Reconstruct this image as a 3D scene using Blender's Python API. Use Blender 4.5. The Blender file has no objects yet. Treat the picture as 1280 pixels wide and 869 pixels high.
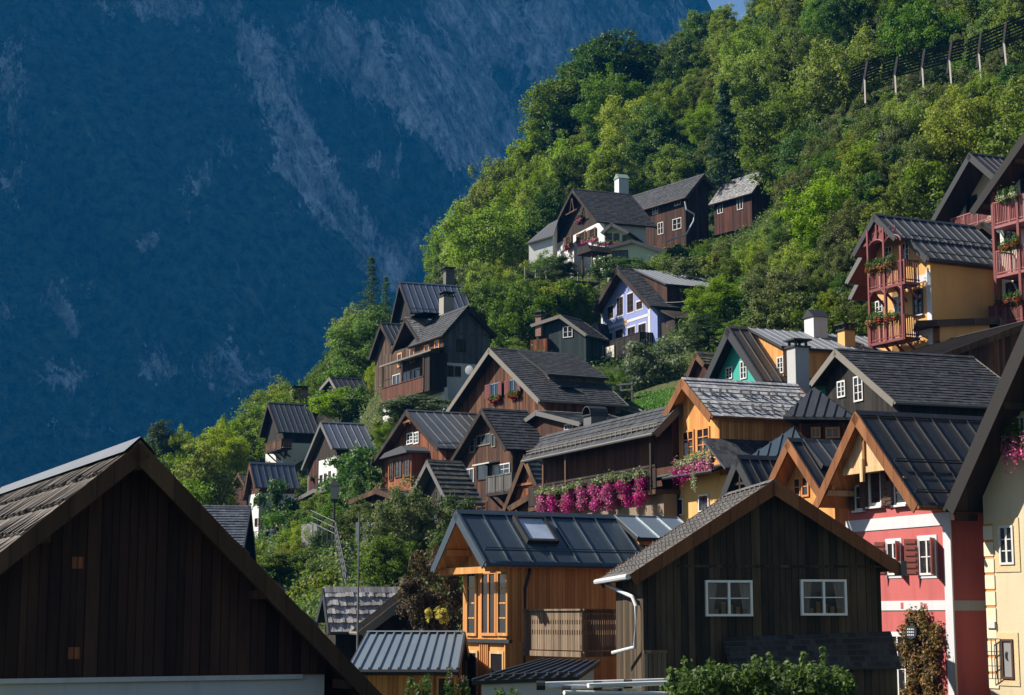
# Alpine lakeside village climbing a wooded hillside, a blue shaded cliff behind
HAZE_D=.000095; SUN_EL=42.0; SUN_AZ=-83.0; SUN_S=5.0; SKY_S=.05; EXPO=1.15
import bpy, math, random
import numpy as np
from mathutils import Vector, Matrix, noise
R = math.radians
sc = bpy.context.scene
col = sc.collection
F, CX, CY = 2200.0, 640.0, 434.5          # focal length and centre in photo pixels
HZ = 770.0
PITCH = math.atan((HZ-CY)/F)
cp_, sp_ = math.cos(PITCH), math.sin(PITCH)
rnd = random.Random(7)

def ray(px, py):
    a, b = (px-CX)/F, -(py-CY)/F
    return Vector((a, cp_-b*sp_, sp_+b*cp_))
def at(px, py, Y):                          # point on the sight line at distance Y
    d = ray(px, py); return d*(Y/d.y)
def proj(p):
    zc = p[1]*cp_+p[2]*sp_
    return CX+F*p[0]/zc, CY-F*(-p[1]*sp_+p[2]*cp_)/zc

def tag(o, label=None, cat=None, group=None, kind=None):
    if label: o['label'] = label
    if cat: o['category'] = cat
    if group: o['group'] = group
    if kind: o['kind'] = kind
    return o
def empty(name, loc=(0,0,0), rz=0, label=None, cat=None, group=None):
    o = bpy.data.objects.new(name, None); col.objects.link(o)
    o.location = loc; o.rotation_euler = (0,0,rz); o.empty_display_size = .3
    return tag(o, label, cat, group)

class MB:                                   # mesh builder
    def __init__(s): s.v=[]; s.f=[]; s.uv=[]; s.m=[]
    def poly(s, pts, uv=None, mi=0):
        n=len(s.v); s.v+= [tuple(p) for p in pts]; s.f.append(tuple(range(n,n+len(pts))))
        s.uv += uv if uv else [(0,0)]*len(pts); s.m.append(mi)
    def hexa(s, p, mi=0):                   # 8 points: bottom 4, top 4
        for q in ((3,2,1,0),(4,5,6,7),(0,1,5,4),(1,2,6,5),(2,3,7,6),(3,0,4,7)): s.poly([p[i] for i in q], mi=mi)
    def box(s, x0,x1,y0,y1,z0,z1, mi=0):
        s.hexa([(x0,y0,z0),(x1,y0,z0),(x1,y1,z0),(x0,y1,z0),(x0,y0,z1),(x1,y0,z1),(x1,y1,z1),(x0,y1,z1)], mi)
    def bar(s, a, b, w, h, mi=0, up=(0,0,1)):  # box beam from a to b
        a,b=Vector(a),Vector(b); d=(b-a).normalized(); up=Vector(up)
        if abs(d.dot(up))>.98: up=Vector((0,1,0))
        x=d.cross(up).normalized()*(w/2); y=x.cross(d).normalized()*(h/2)
        s.hexa([a-x-y,a+x-y,b+x-y,b-x-y,a-x+y,a+x+y,b+x+y,b-x+y], mi)
    def tube(s, path, r, n=8, mi=0):
        P=[Vector(p) for p in path]; rings=[]
        for i,p in enumerate(P):
            d=(P[min(i+1,len(P)-1)]-P[max(i-1,0)]).normalized()
            x=d.cross(Vector((0,0,1)))
            if x.length<.05: x=d.cross(Vector((0,1,0)))
            x.normalize(); y=x.cross(d); rr=r[i] if isinstance(r,(list,tuple)) else r
            rings.append([p+(x*math.cos(2*math.pi*k/n)+y*math.sin(2*math.pi*k/n))*rr for k in range(n)])
        for a,b in zip(rings,rings[1:]):
            for k in range(n): s.poly([a[k],a[(k+1)%n],b[(k+1)%n],b[k]], mi=mi)
        s.poly(rings[0],mi=mi); s.poly(rings[-1],mi=mi)
    def prism(s, pl, v0, v1, ax='v', mi=0):  # polygon (a,z) pushed along v (or u)
        f=(lambda a,z,t:(a,t,z)) if ax=='v' else (lambda a,z,t:(t,a,z))
        s.poly([f(a,z,v0) for a,z in pl],mi=mi); s.poly([f(a,z,v1) for a,z in pl],mi=mi)
        for i in range(len(pl)):
            (a,z),(b,w)=pl[i],pl[(i+1)%len(pl)]
            s.poly([f(a,z,v0),f(b,w,v0),f(b,w,v1),f(a,z,v1)],mi=mi)
    def build(s, name, mats, parent=None, M=None, smooth=False):
        me=bpy.data.meshes.new(name)
        V=[M@Vector(p) for p in s.v] if M else s.v
        me.from_pydata(V,[],s.f)
        ul=me.uv_layers.new(name='UVMap'); ul.data.foreach_set('uv',[c for t in s.uv for c in t])
        for m in (mats if isinstance(mats,(list,tuple)) else [mats]): me.materials.append(m)
        me.polygons.foreach_set('material_index',s.m)
        if smooth: me.polygons.foreach_set('use_smooth',[True]*len(s.f))
        me.update()
        o=bpy.data.objects.new(name,me); col.objects.link(o); o.parent=parent
        return o

# ---------------------------------------------------------------- materials
class NT:
    def __init__(s, name, rough=.8, spec=.3):
        s.mat=bpy.data.materials.new(name); s.mat.use_nodes=True; s.t=s.mat.node_tree
        s.t.nodes.clear(); s.out=s.n('ShaderNodeOutputMaterial'); s.b=s.n('ShaderNodeBsdfPrincipled')
        s.l(s.b.outputs[0],s.out.inputs['Surface']); s.b.inputs['Roughness'].default_value=rough
        s.b.inputs['Specular IOR Level'].default_value=spec
    def n(s,k,**kw):
        x=s.t.nodes.new(k)
        for a,b in kw.items(): setattr(x,a,b)
        return x
    def l(s,a,b): s.t.links.new(a,b)
    def put(s,sock,v):
        if hasattr(v,'is_output'): s.l(v,sock)
        elif isinstance(v,(tuple,list)) and len(v)==3 and sock.type=='RGBA': sock.default_value=(*v,1)
        else: sock.default_value=v
    def m(s,op,a,b=0,c=None):
        x=s.n('ShaderNodeMath',operation=op); s.put(x.inputs[0],a); s.put(x.inputs[1],b)
        if c is not None: s.put(x.inputs[2],c)
        return x.outputs[0]
    def mix(s,f,a,b,mode='MIX'):
        x=s.n('ShaderNodeMix',data_type='RGBA',blend_type=mode); s.put(x.inputs[0],f); s.put(x.inputs[6],a); s.put(x.inputs[7],b)
        return x.outputs[2]
    def noise(s,vec,scale,detail=3,rough=.6,dist=0):
        x=s.n('ShaderNodeTexNoise'); s.l(vec,x.inputs['Vector']); x.inputs['Scale'].default_value=scale
        x.inputs['Detail'].default_value=detail; x.inputs['Roughness'].default_value=rough; x.inputs['Distortion'].default_value=dist
        return x.outputs['Fac']
    def white(s,vec):
        x=s.n('ShaderNodeTexWhiteNoise'); s.l(vec,x.inputs['Vector']); return x.outputs['Value']
    def xyz(s,v):
        x=s.n('ShaderNodeSeparateXYZ'); s.l(v,x.inputs[0]); return x.outputs
    def cmb(s,a,b,c=0):
        x=s.n('ShaderNodeCombineXYZ'); s.put(x.inputs[0],a); s.put(x.inputs[1],b); s.put(x.inputs[2],c); return x.outputs[0]
    def ramp(s,f,lo,hi):
        x=s.n('ShaderNodeMapRange'); s.put(x.inputs[0],f); x.inputs[1].default_value=lo; x.inputs[2].default_value=hi; return x.outputs[0]
    def co(s,k='Object'):
        return s.n('ShaderNodeTexCoord').outputs[k]
    def scale(s,v,sx,sy,sz):
        x=s.n('ShaderNodeMapping'); s.l(v,x.inputs[0]); x.inputs['Scale'].default_value=(sx,sy,sz); return x.outputs[0]
    def bump(s,h,strength=.5,dist=.02):
        x=s.n('ShaderNodeBump'); s.l(h,x.inputs['Height']); x.inputs['Strength'].default_value=strength; x.inputs['Distance'].default_value=dist
        s.l(x.outputs[0],s.b.inputs['Normal'])
    def color(s,c): s.put(s.b.inputs['Base Color'],c); return s

MC={}

def cached(fn):
    def g(*a,**k):
        key=(fn.__name__,a,tuple(sorted(k.items())))
        if key not in MC: MC[key]=fn(*a,**k)
        return MC[key]
    return g
def mul(c,k): return tuple(x*k for x in c)

@cached
def planks(c1, c2, w=.17, gap=.3, rough=.85, horiz=False, weather=.5):
    """boards with per-board tone, grain along the board and darker joints"""
    t=NT('boards',rough,.2); o=t.co(); x=t.xyz(o)
    across = x[2] if horiz else t.m('ADD',x[0],x[1]); along = t.m('ADD',x[0],x[1]) if horiz else x[2]
    q=t.m('ADD',t.m('DIVIDE',across,w),t.m('MULTIPLY',t.noise(t.cmb(t.m('MULTIPLY',across,2.3/(w*6)),7.7,2.2),1,1,.5),1.8)); idx=t.m('FLOOR',q); fr=t.m('FRACT',q)
    r=t.white(t.cmb(idx,3.7,1)); 
    g=t.noise(t.cmb(t.m('MULTIPLY',across,22),t.m('ADD',t.m('MULTIPLY',along,1.3),t.m('MULTIPLY',r,40)),r),1,4,.65)
    st=t.noise(t.cmb(t.m('MULTIPLY',across,2.2),t.m('MULTIPLY',along,.35),0),1,3,.6)
    f=t.m('ADD',t.m('MULTIPLY',r,.55),t.m('MULTIPLY',g,.55))
    c=t.mix(t.ramp(f,.2,.9),c1,c2)
    c=t.mix(t.m('MULTIPLY',t.ramp(st,.45,.75),weather),c,mul(c1,.45))
    e=t.m('MINIMUM',fr,t.m('SUBTRACT',1,fr)); joint=t.ramp(e,0.01,.07)
    c=t.mix(t.m('MULTIPLY',t.m('SUBTRACT',1,joint),gap+.35),c,mul(c1,.2))
    t.color(c); t.bump(t.m('ADD',joint,t.m('MULTIPLY',g,.35)),.6,.02)
    return t.mat
@cached
def plaster(c, stain=.35, rough=.9, bs=.25):
    t=NT('plaster',rough,.15); o=t.co(); x=t.xyz(o)
    big=t.noise(o,.45,4,.6); st=t.noise(t.scale(o,1.6,1.6,.22),1,4,.65); fine=t.noise(o,14,3,.7)
    cc=t.mix(t.m('MULTIPLY',t.ramp(st,.5,.8),stain),c,mul(c,.6))
    cc=t.mix(t.m('MULTIPLY',t.ramp(big,.35,.75),stain*.8),cc,mul(c,.8))
    cc=t.mix(t.m('MULTIPLY',t.ramp(fine,.4,.7),.2),cc,mul(c,.8))
    t.color(cc); t.bump(fine,bs,.02); return t.mat
@cached
def paint(c, rough=.55, var=.2):
    t=NT('paint',rough,.3); o=t.co()
    f=t.noise(o,5,4,.65); t.color(t.mix(t.m('MULTIPLY',t.ramp(f,.4,.75),var),c,mul(c,.55))); t.bump(f,.12,.01); return t.mat
@cached
def metal(c, rough=.42, mt=.35, var=.3):
    """sheet-metal roofing: tone differs a little from sheet to sheet"""
    t=NT('sheet_metal',rough,.5); u=t.co('UV'); x=t.xyz(u)
    sheet=t.white(t.cmb(t.m('FLOOR',t.m('DIVIDE',x[0],.6)),t.m('FLOOR',t.m('DIVIDE',x[1],2.1))))
    n=t.noise(u,.9,4,.6); fine=t.noise(t.scale(u,6,1.2,1),1,3,.6)
    f=t.m('ADD',t.m('MULTIPLY',sheet,.5),t.m('MULTIPLY',n,.6))
    cc=t.mix(t.m('MULTIPLY',t.ramp(f,.25,.85),var),c,mul(c,.5))
    cc=t.mix(t.m('MULTIPLY',t.ramp(fine,.55,.8),.15),cc,(.3,.28,.25))
    t.color(cc); t.b.inputs['Metallic'].default_value=mt
    t.put(t.b.inputs['Roughness'],t.m('ADD',rough-.08,t.m('MULTIPLY',n,.2)))
    t.bump(n,.12,.05); return t.mat
@cached
def shingle(c1, c2, w=.2, h=.3, rough=.8, moss=0.0, edge=.6, wear=.3):
    """rows of shingles in roof coordinates (u along the ridge, v down the slope)"""
    t=NT('shingles',rough,.25); u=t.co('UV'); x=t.xyz(u)
    row=t.m('FLOOR',t.m('DIVIDE',x[1],h)); off=t.white(t.cmb(row,1.3,5))
    q=t.m('ADD',t.m('DIVIDE',x[0],w),t.m('MULTIPLY',off,7)); cidx=t.m('FLOOR',q); fr=t.m('FRACT',q)
    r=t.white(t.cmb(cidx,row,2)); rv=t.m('FRACT',t.m('DIVIDE',x[1],h))
    n=t.noise(u,.7,4,.6); fine=t.noise(t.scale(u,25,2.5,1),1,3,.6)
    f=t.m('ADD',t.m('MULTIPLY',r,.7),t.m('MULTIPLY',fine,.35))
    c=t.mix(t.ramp(f,.15,.9),c1,c2)
    c=t.mix(t.m('MULTIPLY',t.ramp(n,.45,.7),wear),c,mul(c1,.6))
    if moss: c=t.mix(t.m('MULTIPLY',t.ramp(t.noise(u,.5,5,.7),.5,.68),moss),c,(.06,.085,.025))
    e=t.m('MINIMUM',fr,t.m('SUBTRACT',1,fr)); joint=t.ramp(e,.01,.08)
    c=t.mix(t.m('MULTIPLY',t.m('SUBTRACT',1,joint),edge),c,mul(c1,.25))
    t.color(c); t.bump(t.m('ADD',t.m('MULTIPLY',joint,.7),t.m('MULTIPLY',r,.8)),.6,.02); return t.mat
@cached
def masonry(c1, c2, s=3.0, mortar=(.32,.3,.27)):
    t=NT('rubble_stone',.9,.2); o=t.co()
    v=t.n('ShaderNodeTexVoronoi'); v.feature='DISTANCE_TO_EDGE'; t.l(o,v.inputs['Vector']); v.inputs['Scale'].default_value=s
    v2=t.n('ShaderNodeTexVoronoi'); t.l(o,v2.inputs['Vector']); v2.inputs['Scale'].default_value=s
    x=t.xyz(v2.outputs['Color']); n=t.noise(o,9,3,.6)
    c=t.mix(t.m('ADD',t.m('MULTIPLY',x[0],.6),t.m('MULTIPLY',n,.4)),c1,c2); j=t.ramp(v.outputs['Distance'],.01,.06)
    t.color(t.mix(j,mortar,c)); t.bump(j,.6,.04); return t.mat
@cached
def brick(c1,c2,w=.25,h=.075):
    t=NT('brickwork',.9,.2); o=t.co(); x=t.xyz(o)
    b=t.n('ShaderNodeTexBrick'); t.l(t.cmb(t.m('ADD',x[0],x[1]),x[2]),b.inputs['Vector'])
    b.inputs['Scale'].default_value=1; b.inputs['Brick Width'].default_value=w; b.inputs['Row Height'].default_value=h; b.inputs['Mortar Size'].default_value=.008
    t.put(b.inputs['Color1'],c1); t.put(b.inputs['Color2'],c2); t.put(b.inputs['Mortar'],(.3,.28,.26))
    t.color(b.outputs[0]); return t.mat
@cached
def glass_dark(c=(.012,.015,.02)):
    t=NT('window_glass',.06,.5); o=t.co(); n=t.noise(o,1.5,2,.5); t.color(t.mix(n,c,mul(c,2.2))); t.bump(n,.05,.05); return t.mat
@cached
def fabric(c):
    t=NT('cloth',.95,.1); o=t.co(); n=t.noise(t.scale(o,30,30,2),1,2,.5); t.color(t.mix(n,c,mul(c,.5))); return t.mat
@cached
def leaf(c1, c2, c3, trans=.35, obj_var=.5):
    """foliage: tone by leaf clump, by tree, and light coming through the leaves"""
    t=NT('leaves',.6,.25); o=t.co(); inf=t.n('ShaderNodeObjectInfo')
    n=t.noise(o,.55,2,.5); fine=t.noise(o,5,2,.6)
    c=t.mix(t.ramp(n,.35,.65),c1,c2); c=t.mix(t.m('MULTIPLY',t.ramp(fine,.4,.7),.55),c,c3)
    hs=t.n('ShaderNodeHueSaturation'); t.l(c,hs.inputs['Color'])
    r=inf.outputs['Random']; t.put(hs.inputs['Hue'],t.m('ADD',.5-.04*obj_var,t.m('MULTIPLY',r,.065*obj_var)))
    t.put(hs.inputs['Value'],t.m('ADD',1-.45*obj_var,t.m('MULTIPLY',t.m('FRACT',t.m('MULTIPLY',r,7.31)),.9*obj_var)))
    t.put(hs.inputs['Saturation'],t.m('ADD',.85,t.m('MULTIPLY',t.m('FRACT',t.m('MULTIPLY',r,3.17)),.25)))
    cc=hs.outputs[0]; t.color(cc)
    tr=t.n('ShaderNodeBsdfTranslucent'); t.l(t.mix(.6,cc,t.mix(1,cc,(1.2,1.7,.5),'MULTIPLY')),tr.inputs['Color'])
    mx=t.n('ShaderNodeMixShader'); mx.inputs[0].default_value=trans
    t.l(t.b.outputs[0],mx.inputs[1]); t.l(tr.outputs[0],mx.inputs[2]); t.l(mx.outputs[0],t.out.inputs['Surface'])
    return t.mat
@cached
def bark(c=(.06,.045,.035)):
    t=NT('bark',.95,.1); o=t.co(); n=t.noise(t.scale(o,8,8,1.5),1,4,.6); t.color(t.mix(n,mul(c,.5),mul(c,1.6))); t.bump(n,.5,.03); return t.mat

WHITE=(.78,.77,.74); 
DARKWOOD=planks((.014,.010,.008),(.042,.029,.021),.16)
BLACKWOOD=planks((.010,.009,.008),(.034,.029,.024),.15)
BARNWOOD=planks((.016,.012,.0075),(.115,.080,.046),.19,gap=.6,weather=.7)
OLDBARN=planks((.024,.011,.006),(.085,.041,.023),.19,gap=.55,weather=.75)
BROWNWOOD=planks((.022,.010,.006),(.17,.070,.032),.17,gap=.55,weather=.7)
REDWOOD=planks((.035,.011,.006),(.25,.085,.032),.16,gap=.5,weather=.6)
REDDARK=planks((.018,.008,.006),(.105,.036,.021),.17,gap=.5,weather=.7)
BROWN2=planks((.020,.013,.009),(.125,.076,.047),.18,gap=.5,weather=.7)
ORANGE=planks((.38,.15,.042),(.68,.33,.10),.14,gap=.35,weather=.4)
GOLDEN=planks((.42,.19,.055),(.60,.30,.10),.12,gap=.15,weather=.15)
PALEWOOD=planks((.42,.27,.13),(.60,.42,.24),.10,gap=.15,weather=.15)
SOFFIT=planks((.30,.13,.045),(.46,.22,.08),.12,gap=.15,weather=.2)
GREYWOOD=planks((.05,.055,.062),(.13,.135,.14),.16)
WEATHERED=planks((.11,.075,.048),(.27,.20,.135),.10,gap=.4)
BEAM=planks((.05,.026,.014),(.12,.066,.035),.5,gap=0)
BEAMRED=planks((.13,.05,.018),(.24,.10,.04),.5,gap=0)
RAKEDK=paint((.014,.012,.011),.8)
BEAMDK=planks((.016,.011,.009),(.045,.031,.024),.5,gap=0)
TRIMGREY=paint((.11,.105,.10)); TRIMDK=paint((.025,.025,.027)); TRIMLIGHT=paint((.15,.135,.115))
M_BLUE=metal((.055,.078,.10),.40,.45,.35); M_GREY=metal((.20,.24,.27),.40,.5,.3)
M_DARK=metal((.050,.052,.058),.42,.45,.4); M_BLACK=metal((.026,.025,.027),.45,.4,.4); M_PALE=metal((.20,.21,.235),.5,.3,.4)
M_BROWN=metal((.075,.06,.05),.5,.3,.4)
S_BLACK=shingle((.014,.015,.018),(.044,.047,.056),.22,.28); S_DARK=shingle((.019,.020,.023),(.056,.059,.067),.22,.3)
S_GREY=shingle((.10,.10,.105),(.26,.26,.265),.2,.3); S_PALE=shingle((.20,.20,.21),(.42,.42,.43),.25,.3)
S_BLUE=shingle((.022,.028,.04),(.065,.075,.10),.25,.35)
S_OLD=shingle((.05,.043,.038),(.165,.142,.125),.13,.9,wear=.35,edge=.75)
S_MOSS=shingle((.045,.045,.035),(.13,.125,.09),.2,.3,moss=.8)
S_SHAKE=shingle((.20,.185,.18),(.50,.47,.46),.14,.5,edge=.7)
S_SLATE=shingle((.055,.05,.047),(.12,.112,.105),.26,.33,edge=.5)
GLASS=glass_dark((.009,.010,.012)); WPAINT=paint((.54,.53,.51),.5,.3); BPAINT=paint((.06,.028,.018),.6); ORPAINT=paint((.50,.20,.06),.5)
REDPAINT=paint((.15,.038,.036),.6); STEEL=paint((.42,.43,.44),.35); ZINC=paint((.50,.53,.56),.35); IRON=paint((.02,.02,.022),.5)
P_WHITE=plaster((.54,.535,.53),.5); P_CREAM=plaster((.54,.46,.31),.85); P_RED=plaster((.40,.105,.10),.8); P_REDDK=plaster((.30,.035,.018),.3)
P_YEL=plaster((.54,.31,.115),.75); P_OCHRE=plaster((.55,.34,.13),.6); P_PURP=plaster((.20,.24,.45),.7); P_TEAL=plaster((.045,.30,.25),.35)
P_GREEN=plaster((.48,.56,.38),.35); P_GREY=plaster((.36,.36,.36),.5); P_BAND=plaster((.48,.48,.50),.4); P_OLD=plaster((.58,.57,.56),.8)
STONE=masonry((.22,.21,.19),(.48,.46,.42),2.2); STONEDK=masonry((.07,.075,.08),(.2,.2,.2),2.2)
@cached
def CLEAR():
    t=NT('clear_glass',.05,.5); tr=t.n('ShaderNodeBsdfTransparent'); gl=t.n('ShaderNodeBsdfGlossy'); gl.inputs['Roughness'].default_value=.04
    fr=t.n('ShaderNodeFresnel'); fr.inputs[0].default_value=1.45; m=t.n('ShaderNodeMixShader'); t.l(t.m('MULTIPLY',fr.outputs[0],.45),m.inputs[0]); t.l(tr.outputs[0],m.inputs[1]); t.l(gl.outputs[0],m.inputs[2]); t.l(m.outputs[0],t.out.inputs['Surface']); return t.mat
# ---------------------------------------------------------------- houses
FOOT=[]      # footprints for the terrain and for keeping trees out
def zat(py,D): return at(CX,py,D).z

class House:
    """A building known by its gable: roof peak, the two rake ends, ridge length, heading and floor height."""
    def __init__(s, name, label, D, peak, el=None, er=None, back=None, L=None, psi=0, base=800, oh=.5, ev=.45, group=None, cat='house', on=None, t=.16, foot=True, gp=None):
        P=at(peak[0],peak[1],D); s.D=D; s.psi=R(psi); s.oh,s.ev,s.t=oh,ev,t
        s.c,s.s=math.cos(s.psi),math.sin(s.psi); z0=zat(base,D); s.z0=z0
        s.O=Vector((P.x,P.y,z0)); s.W=Matrix.Translation(s.O)@Matrix.Rotation(s.psi,4,'Z'); s.Wi=s.W.inverted()
        s.zP=P.z-z0
        if el: a=s.pick('v',0,*el); s.uL,s.zL=a.x,a.z
        if er: a=s.pick('v',0,*er); s.uR,s.zR=a.x,a.z
        if not el: s.uL,s.zL=-s.uR,s.zR
        if not er: s.uR,s.zR=-s.uL,s.zL
        if L: s.L=L
        else:
            o,d=s.ray(*back); n=Vector((0,1,0)); w=Vector((0,0,s.zP))   # closest point of the ridge line to the sight line
            a_,b_,c_=d.dot(d),d.dot(n),n.dot(n); e_=d.dot(w-o); f_=n.dot(w-o)
            s.L=(b_*e_-a_*f_)/(a_*c_-b_*b_)
        if on: s.root=on.root; s.M=on.Wi@s.W
        else:
            s.root=empty(name,s.O,s.psi,label,cat,group); s.M=None
        if foot: FOOT.append(s)
        s.a,s.b=s.uL+ev,s.uR-ev; s.v0,s.v1=oh,s.L-oh
        if 0: print('HOUSE',name,label,'W %.1f L %.1f zP %.1f sl %.2f sr %.2f'%(s.uR-s.uL,s.L,s.zP,s.sl('l'),s.sl('r')))
    def sl(s,side): return (s.zP-s.zL)/-s.uL if side=='l' else (s.zP-s.zR)/s.uR
    def ray(s,px,py):
        d=ray(px,py); return s.Wi@Vector((0,0,0)), (s.Wi.to_3x3()@d)
    def pick(s,ax,val,px,py):
        o,d=s.ray(px,py); i='uvz'.index(ax); k=(val-o[i])/d[i]; return o+d*k
    def roofpick(s,side,px,py):             # point on a roof slope
        o,d=s.ray(px,py); k=s.sl(side)*(1 if side=='l' else -1)   # z = zP + k*u
        q=(s.zP+k*o.x-o.z)/(d.z-k*d.x); return o+d*q
    def zr(s,u): return s.zP-(s.sl('l')*-u if u<0 else s.sl('r')*u)
    def mk(s,mb,name,mats,parent=None,smooth=False): return mb.build(name,mats,parent or s.root,s.M,smooth)
    def each(s,mb,name,mats):               # every box of the builder becomes a part of its own
        for i in range(0,len(mb.f),6):
            m=MB(); m.v=mb.v[i*4:i*4+24]; m.uv=mb.uv[i*4:i*4+24]; m.f=[tuple(k-i*4 for k in f) for f in mb.f[i:i+6]]; m.m=mb.m[i:i+6]; s.mk(m,name,mats)
    # -- walls in horizontal bands: [(top z or None, material, part name)]
    def under(s,u): return s.zr(u)-s.t*math.sqrt(1+s.sl('l' if u<0 else 'r')**2)-.01
    def walls(s,bands,v0=None,v1=None,a=None,b=None,down=3.0):
        v0=s.v0 if v0 is None else v0; v1=s.v1 if v1 is None else v1; a=s.a if a is None else a; b=s.b if b is None else b
        pent=[(a,-down),(b,-down),(b,s.under(b))]+([(0,s.under(0))] if a<0<b else [])+[(a,s.under(a))]
        lo=-down
        for top,mat,nm in bands:
            top=99 if top is None else top
            pl=clipz(clipz(pent,lo,True),top,False); lo=top
            if len(pl)>2:
                mb=MB(); mb.prism(pl,v0,v1); s.mk(mb,nm,mat)
    def zpix(s,face,px,py):                 # height of a pixel on a wall face
        return s.pick(*s.plane(face),px,py).z
    def plane(s,face,out=0):
        return {'g':('v',s.v0-out),'r':('u',s.b+out),'l':('u',s.a-out),'k':('v',s.v1+out)}[face]
    # -- roof
    def roof(s,style,mat,fascia=TRIMDK,v0=0,v1=None,course=.32,seam=.6,sides='lr',ridge=True,guard=0,gut=True,name='roof',soffit=None,rake=.12,lift=.035,jit=.25):
        v1=s.L if v1 is None else v1; mb=MB(); lips=[]; t=s.t; rr=random.Random(int(abs(s.O.x*97+s.O.y*13)))
        for sd in sides:
            uE,zE=(s.uL,s.zL) if sd=='l' else (s.uR,s.zR)
            ln=math.hypot(uE,s.zP-zE); du,dz=uE/ln,(zE-s.zP)/ln; n=(-dz,du) if uE>0 else (dz,-du)
            if n[1]<0: n=(-n[0],-n[1])
            q=lambda d,o,v: (du*d+n[0]*o, v, s.zP+dz*d+n[1]*o)
            b0=[q(0,-t,v0),q(0,-t,v1),q(ln,-t,v1),q(ln,-t,v0)]
            mb.poly(b0,mi=1)                                      # soffit
            top=[q(0,0,v0),q(0,0,v1),q(ln,0,v1),q(ln,0,v0)]
            for i in range(4):
                mb.poly([b0[i],b0[(i+1)%4],top[(i+1)%4],top[i]],mi=1)
            if style=='seam':
                mb.poly([q(0,.004,v0),q(0,.004,v1),q(ln,.004,v1),q(ln,.004,v0)],[(v0,0),(v1,0),(v1,ln),(v0,ln)])
                k=max(2,round((v1-v0)/seam))
                for i in range(k+1):
                    v=v0+.02+(v1-v0-.04)*i/k; w=.022
                    e=[q(0,.004,v-w),q(0,.004,v+w),q(ln,.004,v+w),q(ln,.004,v-w)]; f=[q(0,.06,v-w),q(0,.06,v+w),q(ln,.06,v+w),q(ln,.06,v-w)]
                    mb.hexa(e+f)
            else:
                k=max(2,round(ln/course)); d=ln/k
                nv=max(1,int((v1-v0)/(.16 if jit>.3 else .5)))
                for i in range(k):
                    d0,d1=i*d,(i+1)*d+.02
                    for j in range(nv):
                        va,vb=v0+(v1-v0)*j/nv,v0+(v1-v0)*(j+1)/nv
                        h=lift*(1+jit*rr.uniform(-.9,1.6)); e=d1+(jit*rr.uniform(-.06,.05) if i<k-1 else 0); g=.004 if jit else 0
                        mb.poly([q(d0,.006,va+g),q(d0,.006,vb-g),q(e,h,vb-g),q(e,h,va+g)],[(va,d0),(vb,d0),(vb,d1-.03),(va,d1-.03)])
                        mb.poly([q(e,h,va),q(e,h,vb),q(e,.0,vb),q(e,.0,va)],[(va,d1-.03)]*4)
                        if jit: mb.poly([q(d0,.0,va+g),q(e,h,va+g),q(e,0,va+g)],[(va,d0)]*3); mb.poly([q(d0,.0,vb-g),q(e,h,vb-g),q(e,0,vb-g)],[(vb,d0)]*3)
            # rake boards front and back, eave board
            for va,vb in ((v0-.05,v0-.003),(v1+.003,v1+.05)):
                lip=MB(); lips.append(('rake_board',lip)); lip.hexa([q(-.0,-t-rake,va),q(ln+.02,-t-rake*.8,va),q(ln+.02,-t-rake*.8,vb),q(0,-t-rake,vb),q(0,.05,va),q(ln+.02,.05,va),q(ln+.02,.05,vb),q(0,.05,vb)])
            if gut:
                lip=MB(); lips.append(('gutter',lip)); lip.tube([(uE+math.copysign(.06,uE),v0-.03,zE-.06),(uE+math.copysign(.06,uE),v1+.03,zE-.06)],.07,6)
            for g in range(guard):
                dd=ln-.5-g*1.5
                mb.tube([q(dd,.14,v0+.1),q(dd,.14,v1-.1)],.03,5); mb.tube([q(dd,.24,v0+.1),q(dd,.24,v1-.1)],.02,5)
        if ridge:
            w=.16; zz=s.zP+.03
            mb.poly([(-w,v0-.03,zz-w*s.sl('l')+.05),(-w,v1+.03,zz-w*s.sl('l')+.05),(0,v1+.03,zz+.06),(0,v0-.03,zz+.06)],[(v0,0),(v1,0),(v1,.2),(v0,.2)])
            mb.poly([(w,v0-.03,zz-w*s.sl('r')+.05),(w,v1+.03,zz-w*s.sl('r')+.05),(0,v1+.03,zz+.06),(0,v0-.03,zz+.06)],[(v0,0),(v1,0),(v1,.2),(v0,.2)])
            for v in (v0-.03,v1+.03): mb.poly([(-w,v,zz-w*s.sl('l')+.05),(w,v,zz-w*s.sl('r')+.05),(0,v,zz+.06)])
        s.rf=s.mk(mb,name,[mat,soffit or fascia]); [s.mk(l_,n_,fascia,None if s.M else s.rf) for n_,l_ in lips]
        return s.rf
    # -- a raised shed part on one slope: cheek wall v0, its eave corner pixel
    def shed(s,side,v0,corner,cheek,mat,style='seam',v1=None,fascia=TRIMDK,top=.05,seam=.6,wallmat=None):
        v1=s.L-.02 if v1 is None else v1; p=s.pick('v',v0,*corner); uE,zE=p.x,p.z; ru,rz=0.0,s.zP+top
        g=math.copysign(1,uE)
        t=.14; ln=math.hypot(uE,rz-zE); du,dz=uE/ln,(zE-rz)/ln; n=(abs(dz)*g,abs(du))
        q=lambda d,o,v:(du*d+n[0]*o,v,rz+dz*d+n[1]*o)
        mb=MB(); va,vb=v0-.3,v1+.1
        mb.hexa([q(0,-t,va),q(ln,-t,va),q(ln,-t,vb),q(0,-t,vb),q(0,0,va),q(ln,0,va),q(ln,0,vb),q(0,0,vb)],mi=1)
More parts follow.
